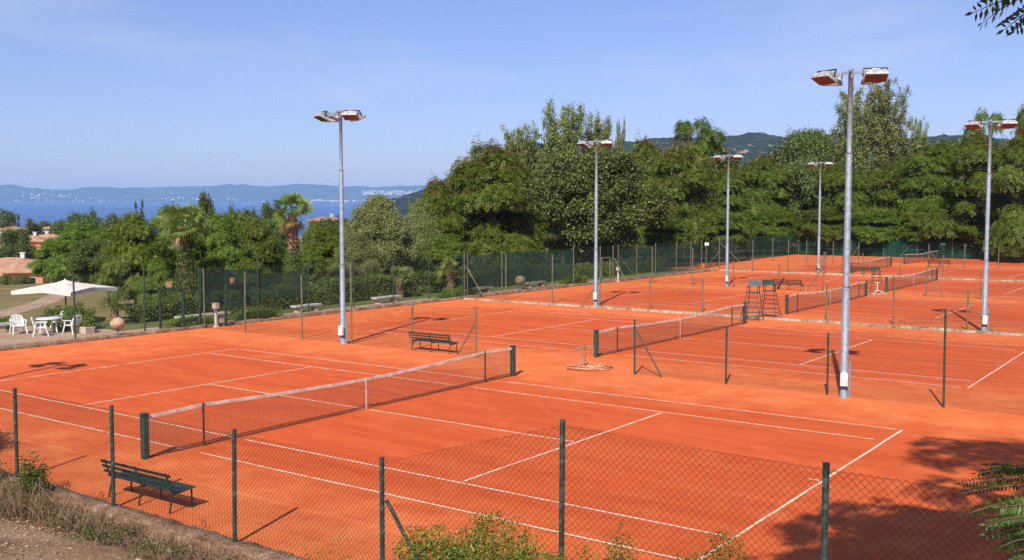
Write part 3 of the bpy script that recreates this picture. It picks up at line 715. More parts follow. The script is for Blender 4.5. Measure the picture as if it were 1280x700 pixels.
# ------------------------------------------------------------------ umpire chairs
def make_umpire(panel):
    r = empty('umpire_chair', (0, 0, 0)); g = M['green_paint']; H = 1.30
    foot = {(-1, -1): (-.46, -.62), (1, -1): (.46, -.62), (-1, 1): (-.40, .50), (1, 1): (.40, .50)}
    top = {(-1, -1): (-.24, -.20), (1, -1): (.24, -.20), (-1, 1): (-.24, .22), (1, 1): (.24, .22)}
    for k in foot:
        m = MB(); m.tube([(*foot[k], 0), (*top[k], H), (top[k][0], top[k][1], H+.28)], .017, 8); m.build('leg', g, r)
    def at(k, z): t = z/H; return Vector((foot[k][0]*(1-t)+top[k][0]*t, foot[k][1]*(1-t)+top[k][1]*t, z))
    for z in (.2, .42, .64, .86, 1.07):
        m = MB(); m.bar(at((-1, -1), z), at((1, -1), z), .05, .03); m.build('rung', g, r)
    m = MB()
    for z in (.3, .8): m.tube([at((-1, 1), z), at((1, 1), z)], .014, 6); m.tube([at((-1, 1), z), at((-1, -1), z)], .014, 6); m.tube([at((1, 1), z), at((1, -1), z)], .014, 6)
    m.build('side_rail', g, r)
    m = MB(); m.box((0, -.32, .66), (.6, .22, .03)); m.build('footrest', panel, r, bevel=.005)
    m = MB(); m.box((0, 0, H), (.54, .46, .04)); m.build('seat', g, r, bevel=.006)
    for s in (-1, 1):
        m = MB(); m.bar((s*.26, -.22, H+.26), (s*.26, .24, H+.26), .06, .03); m.build('armrest', g, r, bevel=.004)
    for s in (-1, 1):
        m = MB(); m.tube([(s*.22, .24, H), (s*.24, .30, H+.5)], .016, 6); m.build('back_post', g, r)
    m = MB(); m.box((0, .285, H+.42), (.58, .03, .26), Matrix.Rotation(R(-7), 3, 'X')); m.build('backrest', panel, r, bevel=.006)
    return r
u1 = make_umpire(M['bluegrey']); u1.location = (-.28, 26.0, 0); u1.rotation_euler.z = R(8); tag(u1, 'umpire chair with blue-grey backrest at the right end of the second net', 'umpire chair', 'umpire chairs')
u2 = make_umpire(M['panel_green']); u2.location = (-.02, 27.35, 0); u2.rotation_euler.z = R(190)
m = MB(); m.bar((-.34, -.3, 1.42), (-.62, -.22, 1.92), .05, .30, (0, 1, 0)); m.build('writing_board', M['dark_metal'], u2, bevel=.005)
tag(u2, 'umpire chair with dark raised writing board, back to back with the blue-grey one', 'umpire chair', 'umpire chairs')
for (x, y, rz, s, lab) in [(-.2, 45.2, 185, .9, 'umpire chair with dark backrest at the end of the third net'), (-8.1, 64.2, 180, .9, 'distant umpire chair left of the tall mast, before the small bench'), (-7.8, 95.3, 0, .9, 'farthest umpire chair by the last net under the trees')]:
    o = copy_tree(u2) if False else None
    c = u2.copy(); COL.objects.link(c)
    for ch in list(u2.children):
        if ch.name.startswith('writing'): continue
        d = ch.copy(); COL.objects.link(d); d.parent = c
    c.location = (x, y, 0); c.rotation_euler.z = R(rz); c.scale = (s, s, s); tag(c, lab, 'umpire chair', 'umpire chairs')

# ------------------------------------------------------------------ hoses with standpipes
def hose(x, y, lab, mat, rot):
    r = empty('garden_hose', (x, y, 0), R(rot)); tag(r, lab, 'hose', 'court watering hoses')
    rnd = random.Random(int(x*10+y)); pts = []
    for k in range(150):
        t = k/150*2*math.pi*4.1; rad = .55+.26*math.sin(t*.37+1)+.06*math.sin(t*2.3)
        pts.append((.18+1.2*rad*math.cos(t)+.14*math.sin(t*.31), rad*.8*math.sin(t)+.1*math.cos(t*.6), .03+.024*k/150*3+.012*math.sin(t*3.1)))
    m = MB(); m.tube(pts, .024, 7); co = m.build('coil', mat, r, True); co.scale = (.78, .78, 1)
    s = MB(); s.tube([(0, 0, 0), (0, 0, .72)], .03, 8); s.tube([(0, 0, .68), (-.2, -.03, .66), (-.3, -.04, .6)], .032, 7); s.tube([(0, 0, .71), (.2, .02, .70), (.32, .02, .55)], .012, 6); s.box((0, 0, .73), (.1, .1, .04)); s.build('standpipe', M['pipe'], r)
    h = MB(); h.tube([(-.3, -.04, .6), (-.22, 0, .45), (-.06, .06, .25), (.05, .1, .06)], .016, 6); h.tube([(-.3, -.04, .58), (-.33, -.05, .3), (-.36, -.02, .05)], .008, 5); h.build('hose_end', mat, r)
    return r
hose(1.04, 9.0, 'brown hose coiled round a standpipe left of the second net post', M['hose'], 25)
r = empty('sprinkler_stand', (.2, 44.1, 0)); tag(r, 'pale sprinkler tripod with hose in front of the third umpire chair', 'sprinkler')
for k in range(3):
    a = 2*math.pi*k/3+.4; m = MB(); m.tube([(0, 0, .3), (.55*math.cos(a), .55*math.sin(a), .02)], .022, 6); m.build('leg', M['white_box'], r)
m = MB(); m.tube([(0, 0, .2), (0, 0, .72)], .025, 8); m.tube([(-.14, 0, .72), (.14, 0, .74)], .02, 6); m.build('riser', M['white_box'], r)
m = MB(); m.tube([(.5*math.cos(t/6)*(1+.1*math.sin(t)), .42*math.sin(t/6)-.1, .03+.0006*t) for t in range(70)], .022, 6); m.build('coil', M['hose'], r)

# ------------------------------------------------------------------ terrace: plastic chairs, table, parasol, stone benches, globes
def make_chair():
    r = empty('garden_chair', (0, 0, 0)); w = M['white_plastic']; k = .88
    for sx in (-1, 1):
        for sy, lean in ((-1, .05), (1, .04)):
            m = MB(); m.tube([(sx*.27, sy*.25+sy*lean, 0), (sx*.24, sy*.20, .40*k), (sx*.255, sy*.17, .62*k)], [.024, .03, .026], 6); m.build('leg', w, r)
        m = MB(); m.bar((sx*.27, -.25, .63*k), (sx*.27, .24, .65*k), .06, .03); m.build('armrest', w, r, bevel=.01)
    m = MB(); m.box((0, -.01, .41*k), (.48, .46, .035)); m.box((0, -.235, .395*k), (.46, .03, .06)); m.build('seat', w, r, bevel=.012)
    m = MB()
    for i in range(-3, 4):
        x0 = i*.066; m.bar((x0, .22, .43*k), (x0*1.04, .315, (.86-.012*i*i)*k), .042, .018, (0, 1, 0))
    pts = [(-.235, .225, .42*k), (-.245, .28, .68*k), (-.19, .315, .83*k), (0, .325, .885*k), (.19, .315, .83*k), (.245, .28, .68*k), (.235, .225, .42*k)]
    m.tube(pts, .025, 7); m.bar((-.23, .262, .58*k), (.23, .262, .58*k), .03, .05); m.build('backrest', w, r)
    return r
ch0 = make_chair()
CH = [(-22.9, 3.15, 75, 'white plastic armchair, leftmost at the terrace table'), (-21.45, 3.3, 150, 'white plastic armchair with its back to the court'),
      (-22.95, 5.0, 20, 'white plastic armchair on the lawn side of the table'), (-21.2, 4.55, -78, 'white plastic armchair between table and stone planter, in profile')]
for i, (x, y, rz, lab) in enumerate(CH):
    o = ch0 if i == 0 else copy_tree(ch0)
    o.location = (x, y, .0); o.rotation_euler.z = R(rz); tag(o, lab, 'chair', 'white plastic chairs round the terrace table')
r = empty('garden_table', (-22.1, 4.0, 0)); tag(r, 'white plastic table in the middle of the terrace chairs', 'table')
m = MB(); m.lathe([(.46, .60), (.48, .61), (.48, .64), (.46, .645)], n=24); m.build('tabletop', M['white_plastic'], r)
for a in range(4):
    t = a*math.pi/2+.6; m = MB(); m.tube([(.36*math.cos(t), .36*math.sin(t), 0), (.3*math.cos(t), .3*math.sin(t), .6)], [.03, .035], 7); m.build('leg', M['white_plastic'], r)

ux, uy = ground(80, 50.5)
r = empty('parasol', (ux, uy, -.08)); tag(r, 'large cream parasol open above the terrace edge', 'parasol'); r.rotation_euler.z = R(20)
m = MB(); m.tube([(0, 0, 0), (0, 0, 1.95)], .035, 10); m.build('pole', M['wood'], r)
zt = height(344, 50.5)+.08; ze = height(353, 50.5)+.08
half = 1.58; m = MB(); N_ = 12
ring = []
for j in range(7):
    t = j/6
    for k in range(4*N_):
        s_, q = divmod(k, N_); u = q/N_*2-1
        c = [(u, -1), (1, u), (-u, 1), (-1, -u)][s_]
        edge = 1-.10*(1-abs(u)**2)
        z = zt-(zt-ze)*t**1.1 - (.05*(1-u*u)*math.sin(math.pi*t)) + .12*(1-abs(u))**1*t*.9
        m.v.append((c[0]*half*max(t, .04)*edge, c[1]*half*max(t, .04)*edge, z))
n4 = 4*N_
for j in range(6):
    for k in range(n4): m.f.append((j*n4+k, j*n4+(k+1) % n4, (j+1)*n4+(k+1) % n4, (j+1)*n4+k))
cv = m.build('canopy', M['canvas'], r, True)
v = MB()
for k in range(n4):
    a, b = m.v[6*n4+k], m.v[6*n4+(k+1) % n4]; i = len(v.v)
    v.v += [a, b, (b[0]*1.0, b[1]*1.0, b[2]-.17), (a[0]*1.0, a[1]*1.0, a[2]-.17)]; v.f.append((i, i+1, i+2, i+3))
v.build('valance', M['canvas'], cv)
v = MB(); v.lathe([(.42, zt-.10), (.3, zt-.02), (.05, zt+.05), (.02, zt+.11)], n=12); v.build('vent_cap', M['canvas'], r)
for k in range(4):
    a = k*math.pi/2+math.pi/4; v = MB(); v.tube([(0, 0, zt-.12), (half*1.3*math.cos(a), half*1.3*math.sin(a), ze-.02)], .015, 6); v.build('rib', M['wood'], r)

def stone_bench(a, b, lab, h=.36):
    d = Vector((b[0]-a[0], b[1]-a[1], 0)); L_ = d.length; c = ((a[0]+b[0])/2, (a[1]+b[1])/2, 0)
    r = empty('stone_bench', c, math.atan2(d.y, d.x)); tag(r, lab, 'bench', 'stone benches along the path')
    m = MB(); m.box((0, 0, h-.05), (L_, .42, .10)); m.build('slab', M['stone'], r, bevel=.012)
    for s in (-1, 1):
        m = MB(); m.box((s*L_*.33, 0, (h-.1)/2-.02), (.26, .30, h-.06)); m.build('support', M['terracotta_pot'], r, bevel=.012)
stone_bench((-20.2, 15.7), (-20.25, 17.5), 'grey stone bench under the ivy-clad palm')
stone_bench((-20.3, 21.6), (-20.45, 23.7), 'grey stone bench in front of the hedge, right of the sky mast')
stone_bench((-20.2, 30.2), (-20.3, 32.2), 'grey stone bench behind the white flowers and brace')
stone_bench((-20.3, 36.0), (-20.3, 38.3), 'grey stone bench right of the second globe')
stone_bench((-20.2, 8.9), (-20.2, 11.7), 'long pale stone bench behind the white box post', .4)
stone_bench((-24.3, 1.2), (-24.2, 3.5), 'stone bench at the lawn edge beside the white chairs')
def globe(x, y, zc, rad, lab):
    r = empty('globe_lamp', (x, y, 0)); tag(r, lab, 'globe lamp', 'globe lamps on thin posts')
    m = MB(); m.tube([(0, 0, 0), (0, 0, zc-rad*.9)], .028, 8); m.lathe([(.1, 0), (.1, .03), (.04, .05)], n=12); m.build('post', M['galv'], r)
    m = MB(); m.lathe([(.08, zc-rad*1.02), (.1, zc-rad*.9), (.06, zc-rad*.8)], n=12); m.build('collar', M['dark_metal'], r)
    m = MB(); pr = [(max(.004, rad*math.sin(t)*1.05), zc-rad*math.cos(t)*.92) for t in np.linspace(.05, math.pi-.05, 15)]; m.lathe(pr, n=22); g = m.build('globe', M['globe'], r, True)
    m = MB(); m.lathe([(rad*1.055, zc-.012), (rad*1.07, zc), (rad*1.055, zc+.012)], n=22); m.build('seam_ring', M['beige'], g)
globe(-19.0, 5.2, .50, .28, 'pale terracotta globe lamp beside the white-chair terrace')
globe(-20.0, 35.0, .57, .34, 'pale terracotta globe lamp in front of the green screen')
r = empty('stone_planter', (-20.9, 4.95, 0)); tag(r, 'low stone planter with leafy plant beside the white chairs', 'planter')
m = MB(); m.box((0, 0, .14), (.62, .42, .28), None, 1.1); m.build('trough', M['terracotta_pot'], r, bevel=.015)

# low orange garden wall on the lawn
wx, wy = ground(-6, 95); r = MB(); r.box((0, 0, .35), (4.2, .3, .9)); r.box((0, 0, .83), (4.3, .38, .06))
o = r.build('garden_wall', M['render_orange'], bevel=.01); o.location = (wx, wy, hgt(wx, wy)); o.rotation_euler.z = -PAN; o.scale.z = (height(350.5, 95)-hgt(wx, wy))/.86
tag(o, 'low orange rendered wall left of the parasol', 'wall')

# ------------------------------------------------------------------ houses down the slope
def house(px, d, w, dep, zbase, zeave, zridge, rz, wallmat, label, openings=(), chim=True, hip=.5):
    x, y = ground(px, d); z0 = min(zbase, hgt(x, y))
    r = empty('house', (x, y, z0), rz-PAN); tag(r, label, 'house', 'houses below the lawn')
    he, hr = zeave-z0, zridge-z0
    m = MB(); m.box((0, 0, he/2), (w, dep, he)); m.build('wall', wallmat, r)
    o_ = .5; m = MB(); k = hip*min(w, dep)*.5
    A = [(-w/2-o_, -dep/2-o_, he), (w/2+o_, -dep/2-o_, he), (w/2+o_, dep/2+o_, he), (-w/2-o_, dep/2+o_, he)]
    B = [(q[0], q[1], he+.16) for q in A]
    T = [(-w/2-o_+k*2, 0, hr), (w/2+o_-k*2, 0, hr)]
    m.add(A+B+T, [(3, 2, 1, 0), (0, 1, 5, 4), (1, 2, 6, 5), (2, 3, 7, 6), (3, 0, 4, 7), (4, 5, 9, 8), (6, 7, 8, 9), (5, 6, 9), (7, 4, 8)])
    rf = m.build('roof', M['tiles'], r)
    if chim:
        c = MB(); c.box((w*.18, dep*.12, hr), (.5, .5, 1.0)); c.box((w*.18, dep*.12, hr+.55), (.7, .7, .12)); c.build('chimney', M['render_white'], rf)
    for (ox, oz, ow_, oh) in openings:
        f = MB(); f.box((ox, -dep/2-.03, he-oh/2-.55), (ow_+.2, .06, oh+.2)); ff = f.build('window', M['render_white'], r)
        g = MB(); g.box((ox, -dep/2-.07, he-oh/2-.55), (ow_, .04, oh)); g.build('pane', M['dark_window'], ff)
def H(py, d): return height(py, d)
house(14, 150, 6.6, 6, H(345, 150), H(323.5, 150), H(315.5, 150), .1, M['render_orange'], 'orange house with hipped tile roof at the left frame edge', [(-1.2, 4.2, .9, 1.2), (1.3, 4.2, .9, 1.2)])
house(30, 132, 4.2, 5, H(350, 132), H(332, 132), H(323.5, 132), .35, M['render_orange'], 'small orange gabled house behind the lawn trees', [(.9, 3.1, .9, 1.5)], False, .0)
house(47, 140, 3.6, 5, H(350, 140), H(328.5, 140), H(320, 140), -.2, M['render_orange'], 'terracotta roofed house beside the small gabled one, with dark porch', [(.2, 3.2, 1.7, 1.9)], True, .2)
house(32, 215, 8.5, 7, H(330, 215), H(298, 215), H(291, 215), .2, M['render_orange'], 'farther house with pale terracotta roof above the round pine', [], True)
house(62, 235, 7, 6, H(330, 235), H(296, 235), H(290, 235), -.1, M['render_white'], 'white house with low tile roof between pine and bright tree', [(0, 5, 1, 1.2)], False)
house(70, 320, 9, 7, H(300, 320), H(284.5, 320), H(281, 320), 0, M['render_white'], 'white house at the lake edge beyond the roofs', [(-2, 12, 1.2, 1.4), (2, 12, 1.2, 1.4)], False)
house(18, 300, 6, 6, H(300, 300), H(285, 300), H(281, 300), 0, M['render_white'], 'white cottage among the dark far trees', [], False)
house(408, 210, 6.5, 6, H(300, 210), H(276, 210), H(271, 210), .3, M['render_orange'], 'tile roofed house in the gap right of the palm', [], True)

# towns along the far shore: countless specks of houses
rnd = np.random.RandomState(5); tm = MB()
def town(px0, px1, py0, py1, n, s0, s1, seed):
    rr = random.Random(seed)
    for _ in range(n):
        px = rr.uniform(px0, px1); t = rr.random()**1.5; d = 9000+t*950
        py = py1-(py1-py0)*t+rr.gauss(0, .4)
        x, y = ground(px, d); z = height(py, d); s_ = 1.0*rr.uniform(s0, s1)
        tm.box((x, y, z), (s_*rr.uniform(.8, 1.8), s_, s_*.55), Matrix.Rotation(rr.uniform(-.5, .5)-PAN, 3, 'Z'))
town(-20, 560, 238, 252.5, 330, 6, 13, 1)
town(40, 125, 241, 249, 60, 7, 16, 2); town(0, 160, 251, 253, 60, 7, 15, 3); town(200, 300, 241, 250, 80, 8, 15, 4)
town(355, 465, 245, 251.5, 420, 10, 26, 5); town(455, 545, 238, 243, 170, 9, 22, 6)
o = tm.build('far_town', M['hill_house']); tag(o, 'pale towns scattered along the far lake shore', 'town', None, 'stuff')

# ------------------------------------------------------------------ vegetation
def unit(v): return v/np.maximum(1e-9, np.linalg.norm(v, axis=-1, keepdims=True))
def leaves(C, Nn, A, kind, size, rng, k=7):
    """sprays at C with normal Nn and axis A -> rhombic leaflets (V, Q)"""
    n = len(C); A = unit(A-Nn*np.sum(A*Nn, 1, keepdims=True)); B = np.cross(Nn, A)
    Cs, Ls, Ws = [], [], []
    if kind == 'pinnate':
        L_ = size*2.6; m = (k-1)//2
        for i in range(m):
            for s in (-1, 1):
                t = (i+.7)/m
                Cs.append(C+A*(t*L_)[:, None]+B*(s*size*.45) - Nn*(size*.5*t*t)[:, None] if False else C+A*(t*L_)+B*(s*size*.48)-Nn*(size*.6*t*t))
                Ls.append(A*.55*size*.5+B*s*size*.5); Ws.append((A*.8-B*s*.5)*size*.2)
        Cs.append(C+A*(L_*1.08)-Nn*size*.6); Ls.append(A*size*.5); Ws.append(B*size*.2)
    else:
        for i in range(k):
            jit = rng.normal(0, 1, (n, 3))*size*1.0
            Cs.append(C+jit)
            d = unit(A+rng.normal(0, .8, (n, 3))); Ls.append(d*size*.55)
            nn = unit(Nn+rng.normal(0, .55, (n, 3))); Ws.append(unit(np.cross(d, nn))*size*(.33 if kind == 'broad' else .17))
    Cs = np.stack(Cs, 1).reshape(-1, 3); Ls = np.stack(Ls, 1).reshape(-1, 3); Ws = np.stack(Ws, 1).reshape(-1, 3)
    sc = rng.uniform(.7, 1.25, (len(Cs), 1)); Ls = Ls*sc; Ws = Ws*sc
    up = np.cross(Ls, Ws); up = unit(up)*size*.12
    V = np.stack([Cs-Ls, Cs+Ws+up, Cs+Ls, Cs-Ws+up], 1).reshape(-1, 3)
    Q = np.arange(len(V)).reshape(-1, 4)
    return V, Q
def clump_sprays(rng, centers, radii, per, flat, centre, upb=.5, inner=.55):
    C, Nn, A = [], [], []
    for c, r in zip(centers, radii):
        n = max(4, int(per*r*r)); u = unit(rng.normal(0, 1, (n, 3)))
        u[:, 2] = np.where(u[:, 2] < -.35, -u[:, 2], u[:, 2])
        rr = r*rng.uniform(inner, 1., (n, 1))*(1+.25*rng.normal(0, 1, (n, 1))*.5)
        p = c+u*rr*np.array([1, 1, flat])
        out = unit(p-centre)
        nn = unit(u*.6+np.array([0, 0, upb])+out*.35+rng.normal(0, .35, (n, 3)))
        a = unit(u*np.array([1, 1, .3])+rng.normal(0, .5, (n, 3))+np.array([0, 0, -.25]))
        C.append(p); Nn.append(nn); A.append(a)
    return np.concatenate(C), np.concatenate(Nn), np.concatenate(A)
def crown_centers(rng, n, Rr, z0, z1, shape):
    """clump centres filling a crown of radius Rr between z0 and z1"""
    out = []; rad = []; tries = 0
    while len(out) < n and tries < 5000:
        tries += 1
        t = rng.uniform(0, 1); th = rng.uniform(0, 2*math.pi)
        if shape == 'round': w = math.sqrt(max(.02, 1-(2*t-1)**2))**.8
        elif shape == 'dome': w = (1-t**2.4)**.6*(.8+.2*min(1, t*4))
        elif shape == 'cone': w = (1-t)**.7*.95+.05
        elif shape == 'umbrella': w = .3+.7*t if t < .8 else 1.9*(1-t)+.55
        elif shape == 'column': w = (min(1, t*5+.3))*(1-t**3)**.6
        else: w = 1
        w *= 1+.16*math.sin(3*th+1.3*t*4)
        q = math.sqrt(rng.uniform(.12, 1))
        p = np.array([math.cos(th)*Rr*w*q*.82, math.sin(th)*Rr*w*q*.82, z0+(z1-z0)*(.06+.88*t)])
        r = Rr*rng.uniform(.2, .36)*(.75+.25*w)
        if all(np.linalg.norm((p-o)*np.array([1, 1, 1.3])) > .55*max(r, ro) for o, ro in zip(out, rad)):
            out.append(p); rad.append(r)
    return out, rad
def tree_proto(seed, Rr, Hh, z0, shape, n, kind, size, per, flat, leaf, k=7, tr=.22, seeds=0, up=.5, twig=0):
    rng = np.random.RandomState(seed)
    cs, rs = crown_centers(rng, n, Rr, z0, Hh, shape)
    ctr = np.array([0, 0, (z0+Hh)*.45])
    C, Nn, A = clump_sprays(rng, cs, rs, per, flat, ctr, up)
    if twig:                                                      # stray twigs that roughen the outline
        idx = rng.choice(len(C), int(len(C)*twig)); C = np.concatenate([C, C[idx]+unit(C[idx]-ctr)*rng.uniform(.1, .5, (len(idx), 1))*Rr*.3]); Nn = np.concatenate([Nn, Nn[idx]]); A = np.concatenate([A, unit(C[-len(idx):]-ctr)])
    V, Q = leaves(C, Nn, A, kind, size, rng, k)
    crown = np_mesh('crown', V, Q, leaf)
    t = MB(); bend = rng.normal(0, .1, 2)
    tp = [(bend[0]*s*s*Rr*.5, bend[1]*s*s*Rr*.5, -.3+s*(Hh*.8+.3)) for s in np.linspace(0, 1, 7)]
    t.tube(tp, [tr*(1.25 if i == 0 else 1-.14*i) for i in range(7)], 8)
    for c, r_ in zip(cs, rs):
        s0 = np.clip((c[2]*.6)/(Hh*.8), .12, .9); b0 = np.array([bend[0]*s0*s0*Rr*.5, bend[1]*s0*s0*Rr*.5, s0*Hh*.8])
        mid = (b0+c)/2+np.array([0, 0, .05*Hh*rng.uniform(-.3, 1)])
        rb = tr*.32*(1.15-s0)+.012
        t.tube([b0, mid, c], [rb, rb*.7, rb*.3], 5, False)
        for _ in range(2):
            e = c+unit(rng.normal(0, 1, 3))*r_*.7; t.tube([c, e], [rb*.3, rb*.1], 4, False)
    trunk = t.mesh('trunk', M['bark'])
    sm = None
    if seeds:
        top = np.argsort(-(C[:, 2]+rng.normal(0, .22*Hh, len(C))))[:seeds]
        sC = C[top]+unit(C[top]-ctr)*.25*size+np.array([0, 0, .1]); sN = unit(rng.normal(0, 1, (len(sC), 3))); sA = unit(rng.normal(0, 1, (len(sC), 3)))
        SV, SQ = leaves(sC, sN, sA, 'small', size*.7, rng, 9); sm = np_mesh('seed_clusters', SV, SQ, M['seed_red'])
    return dict(crown=crown, trunk=trunk, seeds=sm, R=Rr, H=Hh)
def airy_proto(seed, Rr, Hh, nb, size, leaf, dens, spread=1.):
    rng = np.random.RandomState(seed); t = MB(); cs, rs = [], []
    t.tube([(0, 0, -.3), (.05, .03, Hh*.3), (0, .08, Hh*.6), (.06, 0, Hh*.95)], [.24, .19, .11, .02], 8)
    for i in range(nb):
        s0 = rng.uniform(.12, .7); az = i*2.4+rng.uniform(-.3, .3); out = Rr*rng.uniform(.45, 1.)*(1-.45*s0)*spread; top = min(1., s0+rng.uniform(.28, .5))
        p0 = np.array([.02, .03, Hh*s0]); d = np.array([math.cos(az), math.sin(az), 0]); pts = []
        for q in np.linspace(0, 1, 9): pts.append(p0+d*out*(q**.75)+np.array([0, 0, Hh*(top-s0)*q**1.25]))
        t.tube(pts, [.07*(1-.85*q)*(1-s0*.5)+.008 for q in np.linspace(0, 1, 9)], 5, False)
        for q in range(2, 9):
            for _ in range(dens):
                c = pts[q]+rng.normal(0, .20, 3)*np.array([1, 1, 1.2])*Rr/3; cs.append(c); rs.append(Rr*rng.uniform(.07, .15)*(1.25-.07*q))
                t.tube([pts[q-1], c], [.012, .004], 3, False)
    for q in np.linspace(.25, .98, 9*dens):
        cs.append(np.array([rng.normal(0, .2), rng.normal(0, .2), Hh*q])); rs.append(Rr*.13)
    C, Nn, A = clump_sprays(rng, cs, [q*.8 for q in rs], 240, 2.0, np.array([0, 0, Hh*.4]), .2, .1)
    V, Q = leaves(C, Nn, A, 'broad', size, rng, 6)
    return dict(crown=np_mesh('crown', V, Q, leaf), trunk=t.mesh('trunk', M['bark']), seeds=None, R=Rr, H=Hh)
PR = {
 'locust':  tree_proto(1, 5, 10, .6, 'dome', 52, 'pinnate', .20, 120, .62, M['leaf_locust'], 9, .24, 620, .7, .05),
 'locust2': tree_proto(2, 5, 10, .4, 'dome', 62, 'pinnate', .20, 125, .58, M['leaf_locust'], 9, .24, 60, .8, .05),
 'locust3': tree_proto(22, 5, 10, 3.0, 'dome', 46, 'pinnate', .20, 125, .5, M['leaf_locust'], 9, .22, 0, .8, .05),
 'bright':  tree_proto(3, 5, 9, .4, 'dome', 50, 'pinnate', .19, 125, .6, M['leaf_bright'], 9, .2, 0, .75, .06),
 'dark':    tree_proto(4, 5, 9, .7, 'round', 58, 'broad', .21, 125, .8, M['leaf_dark'], 7, .28, 0, .4, .03),
 'willow':  tree_proto(5, 5, 10, .2, 'dome', 64, 'small', .24, 150, .9, M['leaf_grey'], 8, .22, 0, .35, .08),
 'light':   tree_proto(6, 5, 10, .3, 'dome', 60, 'pinnate', .17, 135, .75, M['leaf_bright'], 9, .2, 0, .5, .1),
 'poplar':  tree_proto(7, 3, 12, .8, 'column', 46, 'broad', .16, 150, 1.25, M['leaf_poplar'], 7, .2, 0, .3, .22),
 'airy':    airy_proto(31, 3.2, 12, 32, .15, M['leaf_poplar'], 2),
 'airy2':   airy_proto(32, 3.2, 12, 34, .15, M['leaf_poplar'], 2, .9),
 'umbrella':tree_proto(8, 4, 9, 5.2, 'umbrella', 22, 'pinnate', .19, 120, .42, M['leaf_locust'], 9, .22, 0, .9, .05),
 'far':     tree_proto(9, 5, 9, .6, 'round', 34, 'broad', .42, 42, .8, M['leaf_far'], 6, .3, 0, .4, .05),
 'far2':    tree_proto(10, 5, 10, .4, 'dome', 34, 'broad', .40, 42, .75, M['leaf_far'], 6, .3, 0, .5, .05),
 'cypress': tree_proto(11, 1.0, 11, .2, 'column', 40, 'small', .22, 260, 1.5, M['leaf_cypress'], 6, .12, 0, .2, .02),
 'pine':    tree_proto(12, 4.5, 7, 2.8, 'round', 30, 'small', .34, 110, .7, M['leaf_far'], 7, .26, 0, .6, .02),
}
NAMES = dict(locust='locust_tree', locust2='locust_tree', locust3='locust_tree', bright='feathery_tree', dark='broadleaf_tree', willow='willow_tree', light='ash_tree', poplar='poplar_tree', airy='poplar_tree', airy2='poplar_tree', umbrella='umbrella_tree', far='broadleaf_tree', far2='broadleaf_tree', cypress='cypress_tree', pine='pine_tree')
def tree(kind, px, d, ytop, rpx, label, group='trees round the courts', rz=None, tilt=0):
    P = PR[kind]; x, y = ground(px, d); z0 = hgt(x, y)-.05
    zt = height(ytop, d, px); s = rpx*d/F/P['R']*1.04; sz = max(.15, (zt-z0)/P['H']/1.03)
    r = empty(NAMES[kind], (x, y, z0), random.uniform(0, 6.28) if rz is None else rz); r.scale = (s, s, sz)
    tag(r, label, 'tree', group)
    link('trunk', P['trunk'], r); link('crown', P['crown'], r)
    if P['seeds']: link('seed_clusters', P['seeds'], r)
    return r
T = tree
far = 'distant trees towards the lake'
T('far', 8, 330, 266, 14, 'dark far tree at the left frame edge below the lake', far)
T('far2', 40, 300, 274, 17, 'dark far tree right of the single cypress', far)
T('far', 58, 340, 279, 12, 'low far tree under the lake water, left of the white house', far)
T('cypress', 24, 310, 264, 2.6, 'slim dark cypress alone left of the lake gap', far)
T('cypress', 12, 318, 268, 2.4, 'dark cypress nearest the left frame edge', far)
T('cypress', 171, 300, 247, 2.6, 'left cypress of the close pair against the far shore', far)
T('cypress', 179, 302, 244.5, 2.8, 'right and taller cypress of the close pair', far)
T('pine', 20, 172, 291, 21, 'round umbrella pine in front of the far tile roofs', far)
T('willow', 6, 120, 342, 9, 'small olive-green tree before the orange houses', far)
T('willow', 26, 116, 343, 12, 'low grey-green tree covering the foot of the gabled house', far)
T('far2', 60, 150, 303, 14, 'small tree at the right of the orange houses', far)
for px, d, yt, rp, k, lab in [(75, 300, 278, 13, 'far', 'far tree beside the white house at the lake edge'), (100, 230, 270, 17, 'far', 'far tree touching the lake left of the cypress pair'), (116, 240, 263, 15, 'far2', 'taller far tree on the skyline before the cypress pair'),
     (140, 210, 272, 15, 'far', 'far tree just left of the cypress pair'), (162, 190, 268, 15, 'far2', 'far tree at the foot of the cypress pair'), (335, 190, 258, 13, 'far', 'dark far tree alone on the skyline left of the rough palm'), (318, 200, 262, 11, 'far2', 'smaller dark tree beside the skyline tree'),
     (258, 190, 246, 12, 'far', 'dark pointed tree above the crowns right of the first palm'), (290, 185, 258, 12, 'far2', 'dark tree top right of the pointed one'), (305, 170, 266, 14, 'far', 'dark tree between the skyline trees and the palms'), (392, 170, 275, 15, 'far2', 'low tree in the gap behind the right palm'), (409, 165, 275.5, 15, 'far', 'low tree directly under the tile roof right of the palm'),
     (427, 180, 275, 14, 'far', 'low tree behind the sky mast, right of the tile roof'), (450, 190, 279, 12, 'far2', 'low tree at the foot of the wooded hill'), (350, 150, 272, 18, 'far', 'tree behind the rough palm crown')]:
    T(k, px, d, yt, rp, lab, far)
T('bright', 100, 100, 277, 44, 'broad bright green feathery tree above the parasol')
T('bright', 68, 108, 297, 26, 'bright green tree right of the orange houses')
T('dark', 116, 92, 300, 30, 'darker tree in front of the bright feathery one, above the parasol')
T('light', 168, 61, 263, 44, 'large light green tree behind the small palm')
T('light', 212, 66, 254, 36, 'light green tree behind the tall ivy-clad palm')
T('light', 272, 68, 264, 38, 'light green tree between the two palms')
T('light', 318, 72, 270, 34, 'green tree left of the rough brown palm trunk')
T('dark', 345, 84, 275, 30, 'dark tree behind the rough brown palm')
T('bright', 140, 96, 282, 34, 'rounded green tree between the feathery one and the first tall light tree')
T('light', 240, 82, 256, 36, 'rounded green tree directly behind the ivy-clad palm')
T('light', 296, 86, 263, 34, 'rounded green tree filling the gap between the palms')
